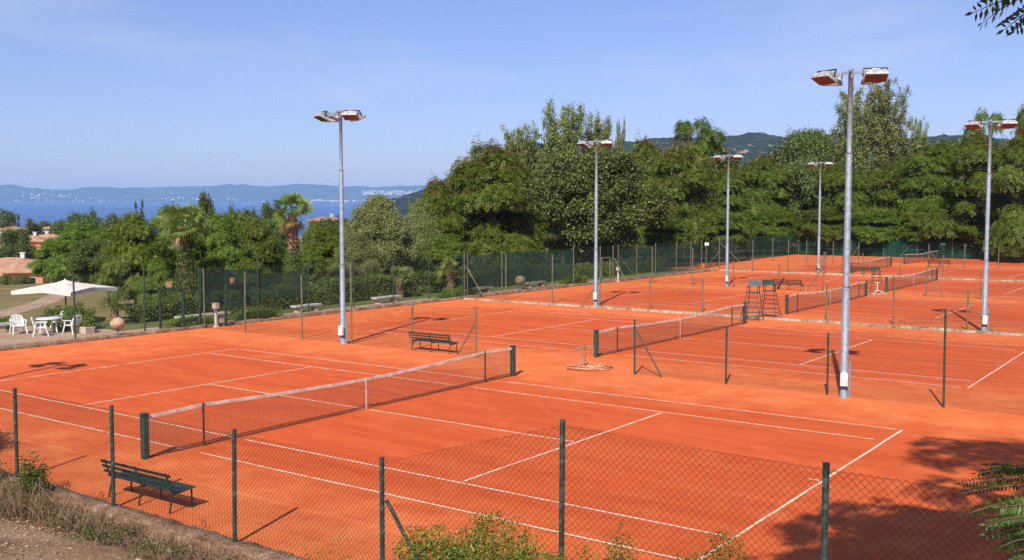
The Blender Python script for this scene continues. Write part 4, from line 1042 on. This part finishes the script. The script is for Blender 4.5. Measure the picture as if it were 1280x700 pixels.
T('light', 196, 58, 322, 24, 'low green tree at the foot of the large light green tree')
T('light', 262, 60, 318, 30, 'low green tree right of the ivy-clad palm trunk')
T('light', 310, 62, 322, 30, 'low green tree left of the rough palm, behind the second gate')
T('bright', 408, 74, 282, 36, 'bright green feathery tree behind the sky mast')
T('bright', 388, 66, 312, 26, 'low bright green tree beneath the sky mast')
T('willow', 478, 70, 246, 50, 'pale grey-green willow-like tree right of the sky mast')
T('willow', 445, 66, 290, 32, 'smaller pale tree at the left foot of the willow')
T('willow', 522, 73, 254, 36, 'pale grey-green tree between the willow and the left locust shoulder')
T('bright', 396, 76, 277, 22, 'green tree between rough palm and sky mast')
T('light', 440, 78, 277, 26, 'green tree directly right of the sky mast, behind the willow')
T('locust', 548, 74, 222, 42, 'locust tree on the left shoulder of the tree belt, beside the hill')
T('locust', 612, 76, 176, 74, 'big locust tree with red seed clusters left of the slim mast')
T('airy2', 650, 104, 160, 34, 'light poplar top behind the big locust tree')
T('airy2', 704, 108, 132, 36, 'tallest light poplar left of the slim mast')
T('airy2', 745, 112, 147, 30, 'light poplar just behind the slim mast head')
T('dark', 742, 90, 192, 84, 'huge dark round tree behind the slim mast')
T('locust', 806, 110, 172, 42, 'locust tree with red seeds right of the huge dark tree')
T('locust', 850, 104, 178, 54, 'spreading locust tree right of the slim mast, over the fence corner')
T('umbrella', 868, 122, 143, 36, 'flat-topped umbrella shaped tree on the skyline')
T('airy', 774, 140, 153, 9, 'thin light tree tip alone above the belt beside the slim mast')
T('locust2', 905, 122, 205, 40, 'dark locust tree behind the distant mast')
T('locust2', 950, 128, 192, 44, 'locust tree of the belt below the mountain gap')
T('dark', 1006, 130, 166, 38, 'dense dark round-topped tree left of the tall poplar')
T('locust2', 1050, 126, 200, 44, 'locust tree at the foot of the tall poplar')
T('airy', 1066, 146, 114, 34, 'tall airy poplar, left stem group behind the tall mast head')
T('airy', 1104, 148, 104, 34, 'tall airy poplar, right and highest stem group')
T('airy', 1146, 150, 150, 13, 'thin light poplar tip right of the tall poplar')
T('locust2', 1112, 128, 196, 48, 'locust tree right below the tall poplar')
T('locust2', 1168, 126, 171, 52, 'locust tree right of the tall poplar, left of the right mast')
T('locust2', 1222, 118, 160, 48, 'locust tree behind the right mast')
T('umbrella', 1228, 124, 133, 24, 'small dark crown above the right mast head')
T('locust', 1278, 112, 152, 46, 'locust tree with red seeds cut by the right frame edge')
T('umbrella', 1284, 112, 124, 20, 'dark crown tip at the right frame edge')
bk = 'second row of trees in the belt'
for px, d, yt, rp, lab in [(900, 150, 178, 34, 'back-row tree behind the distant mast'), (580, 98, 215, 44, 'back-row tree behind the left locust shoulder'), (680, 112, 176, 50, 'back-row tree between locust and dark round tree'), (800, 130, 186, 50, 'back-row tree behind the fence corner'), (970, 150, 186, 44, 'back-row tree left of the mountain poplar'),
       (1040, 152, 182, 44, 'back-row tree at the tall poplar base'), (1140, 150, 180, 50, 'back-row tree under the thin poplar tip'), (1200, 146, 178, 50, 'back-row tree left of the right mast head'), (1270, 140, 174, 50, 'back-row tree at the right frame edge')]:
    T('far2', px, d, yt, rp, lab, bk)
low = 'low trees and shrubs under the belt'
for px, d, yt, rp, k, lab in [(905, 104, 262, 34, 'locust3', 'low locust over the green fence corner left of the umpire chairs'), (960, 124, 262, 36, 'locust3', 'low locust behind the back fence left of the small mast'), (1030, 123, 258, 38, 'locust3', 'low locust behind the farthest mast'),
       (1095, 122, 262, 38, 'locust3', 'low locust left of the far net posts'), (1160, 121, 255, 40, 'locust3', 'low locust above the farthest net'), (1222, 119, 258, 40, 'locust3', 'low locust behind the right mast foot'), (1280, 116, 250, 40, 'locust3', 'low locust at the right frame edge'),
       (560, 64, 292, 36, 'bright', 'low bright tree with yellowing leaves before the locust'), (660, 78, 262, 34, 'locust3', 'low locust arching over the long green screen'), (835, 94, 268, 34, 'locust3', 'low locust above the braced fence corner')]:
    T(k, px, d, yt, rp, lab, low)

# hedges and shrubs
def leafbox(name, label, x0, x1, y0, y1, h, n, size, leaf, kind='broad', k=6, cat='hedge', flowers=0, round_=False, z=None):
    rng = np.random.RandomState(len(label)*13+n); cx, cy = (x0+x1)/2, (y0+y1)/2
    r = empty(name, (cx, cy, hgt(cx, cy) if z is None else z)); tag(r, label, cat)
    hx, hy = (x1-x0)/2, (y1-y0)/2
    if round_:
        u = unit(rng.normal(0, 1, (n, 3))); u[:, 2] = abs(u[:, 2]); q = rng.uniform(.55, 1.05, (n, 1))
        p = u*q*np.array([hx, hy, h])*(1+.18*np.sin(u[:, :1]*7+u[:, 1:2]*9)); Nn = unit(u+rng.normal(0, .4, (n, 3)))
    else:
        p = np.stack([rng.uniform(-hx, hx, n), rng.uniform(-hy, hy, n), rng.uniform(.02, h, n)], 1)
        f = rng.randint(0, 4, n); p[f == 0, 2] = h*rng.uniform(.85, 1.0, (f == 0).sum()); p[f == 1, 0] = hx*rng.uniform(.8, 1., (f == 1).sum()); p[f == 2, 0] = -hx*rng.uniform(.8, 1, (f == 2).sum())
        p[:, 2] += .10*np.sin(p[:, 1]*1.7+1)*(p[:, 2] > .5*h)+.06*np.sin(p[:, 1]*4.1); p[:, 0] += .10*np.sin(p[:, 1]*2.3)
        Nn = unit(np.stack([(f == 1)*1.-(f == 2)*1., rng.normal(0, .3, n), (f == 0)*1.+.3], 1)+rng.normal(0, .35, (n, 3)))
    A = unit(rng.normal(0, 1, (n, 3))+np.array([0, 0, .3]))
    V, Q = leaves(p, Nn, A, kind, size, rng, k); link('foliage', np_mesh('foliage', V, Q, leaf), r)
    t = MB()
    for i in range(max(3, int(max(hx, hy)*3))):
        a, b = rng.uniform(-hx*.7, hx*.7), rng.uniform(-hy*.8, hy*.8); t.tube([(a*.6, b*.8, -.05), (a*.8, b*.9, h*.4), (a, b, h*.75)], [.025, .016, .006], 5, False)
    t.build('stems', M['bark'], r)
    if flowers:
        i = rng.choice(n, flowers); pf = p[i]+Nn[i]*size*.8
        FV, FQ = leaves(pf, Nn[i], A[i], 'broad', size*.6, rng, 5); link('flowers', np_mesh('flowers', FV, FQ, M['flower']), r)
    return r
leafbox('hedge', 'clipped dark hedge at the left, behind the first gate frame', -23.6, -22.5, 8.6, 12.8, .85, 2000, .085, M['leaf_hedge'])
leafbox('hedge', 'clipped hedge below the ivy palms, behind the green screen', -23.2, -22.0, 13.0, 20.0, 1.0, 3200, .085, M['leaf_hedge'])
leafbox('hedge', 'clipped hedge behind the bench right of the sky mast', -23.4, -22.2, 20.4, 27.2, 1.25, 3600, .085, M['leaf_hedge'])
leafbox('hedge', 'clipped hedge behind the long green screen', -23.4, -22.2, 28.5, 42.0, 1.25, 5200, .09, M['leaf_hedge'])
leafbox('hedge', 'low hedge under the braced fence corner left of the distant mast', -23.4, -21.8, 43, 60, .8, 3600, .1, M['leaf_hedge'])
leafbox('shrub', 'dense round green shrub right of the white chairs', -23.4, -21.5, 4.7, 6.2, .95, 2200, .07, M['leaf_hedge'], 'broad', 6, 'shrub', 0, True)
leafbox('shrub', 'small green shrub on the lawn edge behind the white chairs', -25.6, -24.2, 5.2, 6.6, .75, 1200, .07, M['leaf_hedge'], 'broad', 6, 'shrub', 0, True)
leafbox('shrub', 'low green shrub left of the white chairs by the stone bench', -26.6, -25, 2.6, 4.4, .6, 1100, .07, M['leaf_locust'], 'broad', 6, 'shrub', 0, True)
leafbox('planter_plant', 'leafy plant growing in the stone planter', -21.15, -20.65, 4.75, 5.15, .38, 260, .06, M['leaf_bush'], 'broad', 5, 'plant', 0, True, .26)
leafbox('rose_bush', 'white flowering bush at the hedge end by the braced post', -20.1, -18.9, 26.0, 29.8, .55, 1500, .06, M['leaf_bright'], 'broad', 6, 'shrub', 60, True)
leafbox('rose_bush', 'white flowering bush beside the white box post', -20.0, -19.1, 7.9, 10.4, .45, 1000, .06, M['leaf_bright'], 'broad', 6, 'shrub', 30, True)
leafbox('rose_bush', 'white flowering bush between gate and stone bench', -20.3, -19.2, 11.6, 14.4, .5, 1200, .06, M['leaf_bright'], 'broad', 6, 'shrub', 36, True)
leafbox('shrub', 'bright green shrub below the pale gate frame', -20.6, -19.3, 40.2, 43, .6, 1000, .08, M['leaf_bright'], 'broad', 6, 'shrub', 0, True)
leafbox('shrub', 'yellow-green shrub behind the back fence under the poplar', -16, -12.5, 97.6, 100, 2.2, 1600, .16, M['leaf_bush'], 'broad', 6, 'shrub', 0, True)
leafbox('shrub', 'bright shrub behind the farthest net', -10.6, -7.6, 98, 100.5, 1.8, 1400, .16, M['leaf_bright'], 'broad', 6, 'shrub', 0, True)

# palms
def fan_palm(px, d, label, crown_y, crown_r, trunk_r, ivy_h, nf=34, dead=14, zc=None, base_z=None):
    x, y = ground(px, d); z0 = hgt(x, y); zt = (height(crown_y, d, px) if zc is None else zc)-z0; rng = np.random.RandomState(int(px)); Rr = crown_r
    r = empty('palm_tree', (x, y, z0), rng.uniform(0, 6)); tag(r, label, 'palm tree', 'fan palms at the court edge')
    t = MB(); zz = np.linspace(-.1, zt, 26); t.tube([(.02*math.sin(z*2), .02*math.cos(z*1.7), z) for z in zz], [trunk_r*(1.0+.16*((i % 2)*1.)+(.25 if i < 2 else 0)) for i in range(26)], 11)
    for i in range(int(zt*60)):                                   # old leaf bases
        a = rng.uniform(0, 6.28); z = rng.uniform(.1, zt); c = Vector((math.cos(a), math.sin(a), 0)); t.bar(c*trunk_r*.95+Vector((0, 0, z)), c*trunk_r*1.35+Vector((0, 0, z+.12)), .07, .03)
    t.build('trunk', M['palm_bark'], r)
    def fronds(n, el0, el1, mat, name, ln):
        V = []; Q = []
        for i in range(n):
            az = i*2.399+rng.uniform(-.2, .2); el = el0+(el1-el0)*rng.uniform(0, 1)
            dr = np.array([math.cos(az)*math.cos(el), math.sin(az)*math.cos(el), math.sin(el)]); sd_ = np.array([-math.sin(az), math.cos(az), 0]); upv = np.cross(dr, sd_)*-1; ro = rng.normal(0, .75); sd_, upv = sd_*math.cos(ro)+upv*math.sin(ro), upv*math.cos(ro)-sd_*math.sin(ro)
            L_ = ln*rng.uniform(.8, 1.1); c0 = np.array([0, 0, zt]); hub = c0+dr*L_*.5
            k = len(V); w = .018; V += [c0-sd_*w, hub-sd_*w, hub+sd_*w, c0+sd_*w]; Q.append((k, k+1, k+2, k+3))
            for j in range(15):
                a = (j-7)/7*1.35; q = dr*math.cos(a)+sd_*math.sin(a); l = L_*.5*(1-.15*abs(a)/1.7)*rng.uniform(.9, 1.1); b = np.cross(q, upv); b /= np.linalg.norm(b)
                tip = hub+q*l+np.array([0, 0, -.22*l]); mid = hub+q*l*.55+upv*.02; wd = .024*L_/1.2
                k = len(V); V += [hub, mid+b*wd, tip, mid-b*wd]; Q.append((k, k+1, k+2, k+3))
        link(name, np_mesh(name, V, Q, mat), r)
    fronds(nf, -.25, 1.45, M['leaf_palm'], 'crown', Rr)
    if dead: fronds(dead, -1.25, -.55, M['leaf_dry'], 'dead_fronds', Rr*.8)
    if ivy_h:
        n = int(ivy_h*420); a = rng.uniform(0, 6.28, n); z = rng.uniform(0, ivy_h, n)**1.0; rr = trunk_r*1.5*rng.uniform(.8, 1.5, n)*(1.25-.35*z/ivy_h)
        p = np.stack([np.cos(a)*rr, np.sin(a)*rr, z], 1); Nn = unit(np.stack([np.cos(a), np.sin(a), np.full(n, .3)], 1)+rng.normal(0, .3, (n, 3)))
        V, Q = leaves(p, Nn, unit(rng.normal(0, 1, (n, 3))+np.array([0, 0, -.6])), 'broad', .075, rng, 5); link('ivy', np_mesh('ivy', V, Q, M['leaf_hedge']), r)
    return r
fan_palm(231, 56.5, 'tall palm with ivy up its whole trunk, between light green trees', 285, 1.6, .19, 4.2, 34, 3)
fan_palm(366, 60, 'palm with rough brown trunk standing clear before the lake', 268, 1.5, .25, 2.9, 40, 5)
fan_palm(141, 48.6, 'small young palm on the grass right of the round shrub', 388, .85, .13, 0, 20, 5)
fan_palm(563, 61.5, 'short palm with thick brown trunk at the hedge end', 341, 1.15, .22, 0, 22, 0)
fan_palm(500, 59.5, 'short palm half hidden behind the hedge bench', 347, 1.0, .2, 0, 20, 0)

# ------------------------------------------------------------------ near bank: bushes, weeds, stones
def bush(name, label, cx, cy, rx, ry, h, n, size, leaf, k=5, flowers=0, cat='bush', base=None, twigs=20):
    return leafbox(name, label, cx-rx, cx+rx, cy-ry, cy+ry, h, n, size, leaf, 'broad', k, cat, flowers, True, base)
bx, by = ground(612, 10.6)
bush('wild_bush', 'yellow-green wild bush in front of the near fence, below the taller post', bx, by, 1.5, .8, height(682, 10.6)-hgt(bx, by), 30000, .029, M['leaf_bush'], 6, 26)
bx, by = ground(905, 9.6)
bush('wild_bush', 'low wild bush at the bottom edge right of the yellow-green one', bx, by, .62, .5, height(700, 9.6)-hgt(bx, by), 14000, .026, M['leaf_bush'], 6, 6)
bx, by = ground(770, 9.6)
bush('wild_bush', 'lowest wild bush at the bottom edge between the two taller bushes', bx, by, .6, .5, height(705, 9.6)-hgt(bx, by), 11000, .026, M['leaf_bush'], 6, 4)
bx, by = ground(415, 12.0)
bush('wild_bush', 'dry twiggy bush at the foot of the short braced post', bx, by, .75, .45, height(678, 12.)-hgt(bx, by), 1500, .02, M['leaf_bush'], 5, 0)
bush('leafy_shrub', 'dark leafy shrub against the leftmost near fence post', .62, -9.22, .36, .28, .86, 480, .045, M['leaf_near'], 5, 0, 'shrub')
bush('leafy_shrub', 'shrub of mixed dry leaves at the left frame edge below the fence', -.95, -9.45, .65, .4, .85, 700, .04, M['leaf_near'], 5, 0, 'shrub')
bush('leafy_shrub', 'tall shrub outside the left frame that shades the clay', -3.9, -9.3, 1.4, .6, 2.1, 9000, .07, M['leaf_near'], 5, 0, 'shrub')

rng = np.random.RandomState(3)
def scatter(n, x0, x1, y0, y1, fall=None):
    p = np.stack([rng.uniform(x0, x1, n), rng.uniform(y0, y1, n)], 1)
    return p
# dry weeds
V = []; Q = []
def blades(cx, cy, n, h, spread, w):
    for _ in range(n):
        a = rng.uniform(0, 6.28); x, y = cx+rng.normal(0, spread), cy+rng.normal(0, spread)
        if y > -9.12: y = -9.12-abs(rng.normal(0, .08))
        z = hgt(x, y); l = h*rng.uniform(.4, 1.2); lean = rng.uniform(.3, 1.4)
        p0 = np.array([x, y, z-.02]); d = np.array([math.cos(a)*lean, math.sin(a)*lean, 1.]); d /= np.linalg.norm(d)
        p1 = p0+d*l*.55; d2 = d+np.array([math.cos(a)*.5, math.sin(a)*.5, -.35*rng.uniform(0, 2)]); p2 = p1+d2/np.linalg.norm(d2)*l*.5
        s = np.array([-math.sin(a), math.cos(a), 0])*w
        k = len(V); V.extend([p0-s, p0+s, p1+s*.8, p1-s*.8, p2]); Q.append((k, k+1, k+2, k+3)); Q.append((k+3, k+2, k+4, k+4))
for _ in range(560):
    x = rng.uniform(-7, 10); y = -9.16-abs(rng.normal(0, .36))-.25*max(0, (4-x)/10)
    blades(x, y, 26, .34 if x < 3 else .26, .15, .0035)
for _ in range(90):
    blades(rng.uniform(-4, 1.6), -9.45-abs(rng.normal(0, .3)), 30, .62, .18, .004)
Vn = np.array(V); Tn = []
for a, b, c, d in Q: Tn += ([(a, b, c), (a, c, d)] if c != d else [(a, b, c)])
tag(link('dry_weeds', np_mesh('dry_weeds', Vn, np.array(Tn), M['straw'])), 'dry straw-coloured weeds along the fence footing', 'weeds', None, 'stuff')
# green weeds
C = []
for _ in range(60):
    cx, cy = rng.uniform(-3, 8.5), -9.3-abs(rng.normal(0, .33))
    m_ = rng.randint(8, 34); s = rng.uniform(.05, .14)
    q = np.stack([rng.normal(cx, s, m_), np.minimum(-9.14, rng.normal(cy, s, m_)), np.zeros(m_)], 1); q[:, 2] = [hgt(a, b)+rng.uniform(.02, .16) for a, b in q[:, :2]]; C.append(q)
C = np.concatenate(C); n = len(C)
Vw, Qw = leaves(C, unit(rng.normal(0, .4, (n, 3))+np.array([0, 0, 1])), unit(rng.normal(0, 1, (n, 3))), 'broad', .035, rng, 7)
tag(link('green_weeds', np_mesh('green_weeds', Vw, Qw, M['weed'])), 'small green weeds sprouting on the dry bank', 'weeds', None, 'stuff')
# brambles: bare brown twigs
tw = MB()
for _ in range(900):
    x, y = rng.uniform(-5, 9.5), -9.2-abs(rng.normal(0, .4)); z = hgt(x, y); a = rng.uniform(0, 6.28); l = rng.uniform(.25, .8); hh = rng.uniform(.1, .5)*(1.2 if x < 2 else .7)
    tw.tube([(x, y, z), (x+math.cos(a)*l*.4, min(-9.1, y+math.sin(a)*l*.4), z+hh), (x+math.cos(a)*l, min(-9.08, y+math.sin(a)*l), z+hh*.6)], [.005, .004, .002], 3, False)
tag(tw.build('dry_brambles', M['twig']), 'bare brown bramble twigs on the bank', 'brambles', None, 'stuff')
# stones of the gravel path
st = MB()
for _ in range(3600):
    x, y = rng.uniform(-3, 8), -9.25-abs(rng.normal(0, 1.1))-(.7 if rng.rand() < .7 else 0)
    if y < -13: continue
    s = .008+.028*rng.rand()**4; z = hgt(x, y)+.016+s*.2
    rot = Matrix.Rotation(rng.uniform(0, 6.28), 3, 'Z') @ Matrix.Rotation(rng.uniform(-.4, .4), 3, 'X')
    v = [(1, 0, 0), (.4, .8, .1), (-.6, .7, 0), (-1, -.1, .1), (-.3, -.8, 0), (.6, -.7, .1), (.1, .1, .6), (0, 0, -.5)]
    st.add([rot @ Vector((q[0]*s*rng.uniform(.8, 1.4), q[1]*s, q[2]*s))+Vector((x, y, z)) for q in v], [(i, (i+1) % 6, 6) for i in range(6)]+[((i+1) % 6, i, 7) for i in range(6)])
tag(st.build('gravel_stones', M['pebble']), 'loose pale stones on the gravel path', 'gravel', None, 'stuff')
# short wire loops sticking out of the footing
for i, x in enumerate((.95, 2.0, 4.85)):
    m = MB(); m.tube([(-.05, 0, 0), (-.05, .01, .07), (0, .02, .11), (.05, .01, .07), (.05, 0, 0)], .007, 6); o = m.build('iron_loop', M['dark_metal'], loc=(x, -8.72, .05))
    tag(o, ['rusty iron loop in the footing, leftmost, left of the slatted bench', 'rusty iron loop in the footing just behind the bench end', 'rusty iron loop in the footing right of the slatted bench'][i], 'iron loop', 'iron loops in the footing')

# ------------------------------------------------------------------ overhanging locust tree on the right, mostly outside the frame
def near_tree():
    r = empty('locust_tree', (21.4, -10.6, hgt(21.4, -10.6))); tag(r, 'near locust tree overhanging the right corner, its shade on the clay', 'tree'); O = Vector(r.location); rng = np.random.RandomState(21)
    def up(sx, sy, h, rad): return (np.array([sx+h*.376, sy-h*1.028, h]), rad)
    cl = [up(15.4, -3.0, 9.0, 1.7), up(14.2, -3.6, 9.6, 1.2), up(16.6, -2.2, 9, 1.8), up(17.5, -4, 9.5, 1.9), up(14.6, -1.5, 10, 1.0), up(15.4, -5, 9.5, 1.7), up(16.8, -6, 9.8, 1.8), up(14.1, -2.2, 9.8, .9), up(13.4, -1.6, 10, .8), up(13.1, -2.9, 9.8, .8), up(13.8, -4.8, 9.6, 1.1), up(15.2, -.6, 10.2, .8),
          up(14.0, 4.6, 12.2, .9), up(15.0, 4.8, 12.0, 1.1), up(16.2, 4.6, 12, 1.3), up(14.9, 2.6, 11.5, .8), up(16.2, 2.0, 11.5, 1.1), up(17.5, 2.6, 11.5, 1.6), up(17.2, .4, 10.8, 1.5), up(13.3, 3.3, 11.9, .6), up(13.0, 4.6, 12, .5), up(13.9, .9, 11, .6), up(15.6, .4, 10.6, .8)]
    cs = [c-np.array(O) for c, _ in cl]; rs = [q for _, q in cl]
    C, Nn, A = clump_sprays(rng, cs, rs, 120, .5, np.array([-2., -1., 8.]), .8)
    V, Q = leaves(C, Nn, A, 'pinnate', .19, rng, 11)
    t = MB(); tp = [Vector((0, 0, -.3)), Vector((-.1, -.1, 3)), Vector((-.3, .1, 6)), Vector((-.8, .2, 9)), Vector((-1.4, .6, 11.5))]
    t.tube(tp, [.3, .24, .2, .14, .06], 10)
    for c in cs:
        b = tp[2].lerp(tp[3], min(1, max(0, (c[2]-6)/5))); t.tube([b, (b+Vector(c))/2+Vector((0, 0, .4)), Vector(c)], [.07, .045, .015], 6, False)
    # the branch that reaches into the top corner of the view
    Vs, Qs = [V], [Q]; n0 = len(V)
    def frond(p0, d, ln, pairs, sz, droop):
        nonlocal n0
        p0 = np.array(p0); d = np.array(d)/np.linalg.norm(d); s = np.cross(d, [0, 0, 1]); s /= np.linalg.norm(s); u = np.cross(s, d); ro = rng.uniform(.55, 1.15)*rng.choice([-1, 1]); s, u = s*math.cos(ro)+u*math.sin(ro), u*math.cos(ro)-s*math.sin(ro); vv = []
        for i in range(pairs):
            t_ = (i+.6)/pairs; c = p0+d*ln*t_-np.array([0, 0, droop*ln*t_*t_])
            for sg in (-1, 1):
                w = sz*(1-.45*abs(t_-.45)*1.3)*rng.uniform(.85, 1.1); l = s*sg*w+d*w*.25-np.array([0, 0, .10*w])+rng.normal(0, .06*w, 3); b = d*w*.11+u*rng.normal(0, .05)*w
                b = b*1.5; vv += [c+s*sg*.004, c+l*.5+b, c+l, c+l*.5-b]
        e = p0+d*ln-np.array([0, 0, droop*ln]); vv += [e, e+d*sz*.4+s*sz*.16, e+d*sz*.8, e+d*sz*.4-s*sz*.16]
        vv = np.array(vv); Vs.append(vv); Qs.append(np.arange(len(vv)).reshape(-1, 4)+n0); n0 += len(vv)
        t.tube([Vector(p0), Vector(p0+d*ln*.5-np.array([0, 0, droop*ln*.25])), Vector(e)], [.005, .004, .002], 4, False)
    def loc(px, py, d): x, y = ground(px, d); return np.array([x, y, height(py, d, px)])-np.array(O)
    start = Vector(loc(1370, -60, 8.2))
    b0 = tp[2]; t.tube([b0, (b0+start)/2+Vector((0, 0, .5)), start], [.06, .04, .018], 6, False)
    for px, py, ex, ey in [(1262, -6, 1206, 12), (1258, 2, 1216, 22), (1285, -10, 1222, -4), (1275, 6, 1238, 26), (1290, 4, 1245, 34), (1300, 8, 1258, 36), (1295, -12, 1235, -14), (1310, 0, 1262, 18), (1272, -20, 1228, -12), (1300, 14, 1278, 22)]:
        a, b = loc(px, py, 7.6+rng.uniform(-.3, .3)), loc(ex, ey, 7.6+rng.uniform(-.3, .3)); dd = b-a
        t.tube([start, (start+Vector(a))/2+Vector((0, 0, .06)), Vector(a)], [.012, .009, .005], 5, False)
        frond(a, dd, np.linalg.norm(dd)*.95, 8, .085, .08)
    V = np.concatenate(Vs); Q = np.concatenate(Qs)
    link('crown', np_mesh('crown', V, Q, M['leaf_near']), r); t.build('trunk', M['bark'], r)
    # young sapling on the bank: its pinnate leaves reach into the lower right corner
    r2x, r2y = ground(1375, 5.6); r2 = empty('locust_sapling', (r2x, r2y, hgt(r2x, r2y))); tag(r2, 'dark green pinnate leaves of a sapling at the right edge, low', 'sapling')
    O2 = np.array(r2.location); t2 = MB(); top = height(560, 5.6, 1375)-O2[2]
    t2.tube([(0, 0, -.1), (.02, .01, top*.5), (-.02, .02, top)], [.022, .017, .008], 7)
    Vs.clear(); Qs.clear(); n0 = 0; tt = t; t = t2
    for px, py, ex, ey, dz in [(1300, 596, 1213, 602, .10), (1300, 606, 1206, 614, .12), (1304, 622, 1220, 638, .14), (1300, 645, 1245, 652, .2), (1310, 655, 1246, 664, .2), (1300, 672, 1262, 682, .2), (1300, 583, 1232, 590, .05), (1300, 590, 1248, 582, .02), (1320, 690, 1268, 706, .2), (1316, 630, 1262, 632, .1)]:
        d1 = 5.5+rng.uniform(-.25, .25); x, y = ground(px, d1); a = np.array([x, y, height(py, d1, px)])-O2; x, y = ground(ex, d1); b = np.array([x, y, height(ey, d1, ex)])-O2
        dd = b-a; sz = .085; t2.tube([Vector((0, 0, min(top, a[2]+.05))), Vector(a)], [.006, .004], 5, False); dd[2] += dz*np.linalg.norm(dd)*.6
        frond(a, dd, np.linalg.norm(dd), 20, sz*.62, dz)
    link('foliage', np_mesh('foliage', np.concatenate(Vs), np.concatenate(Qs), M['leaf_near']), r2); t2.build('stem', M['bark'], r2)
near_tree()
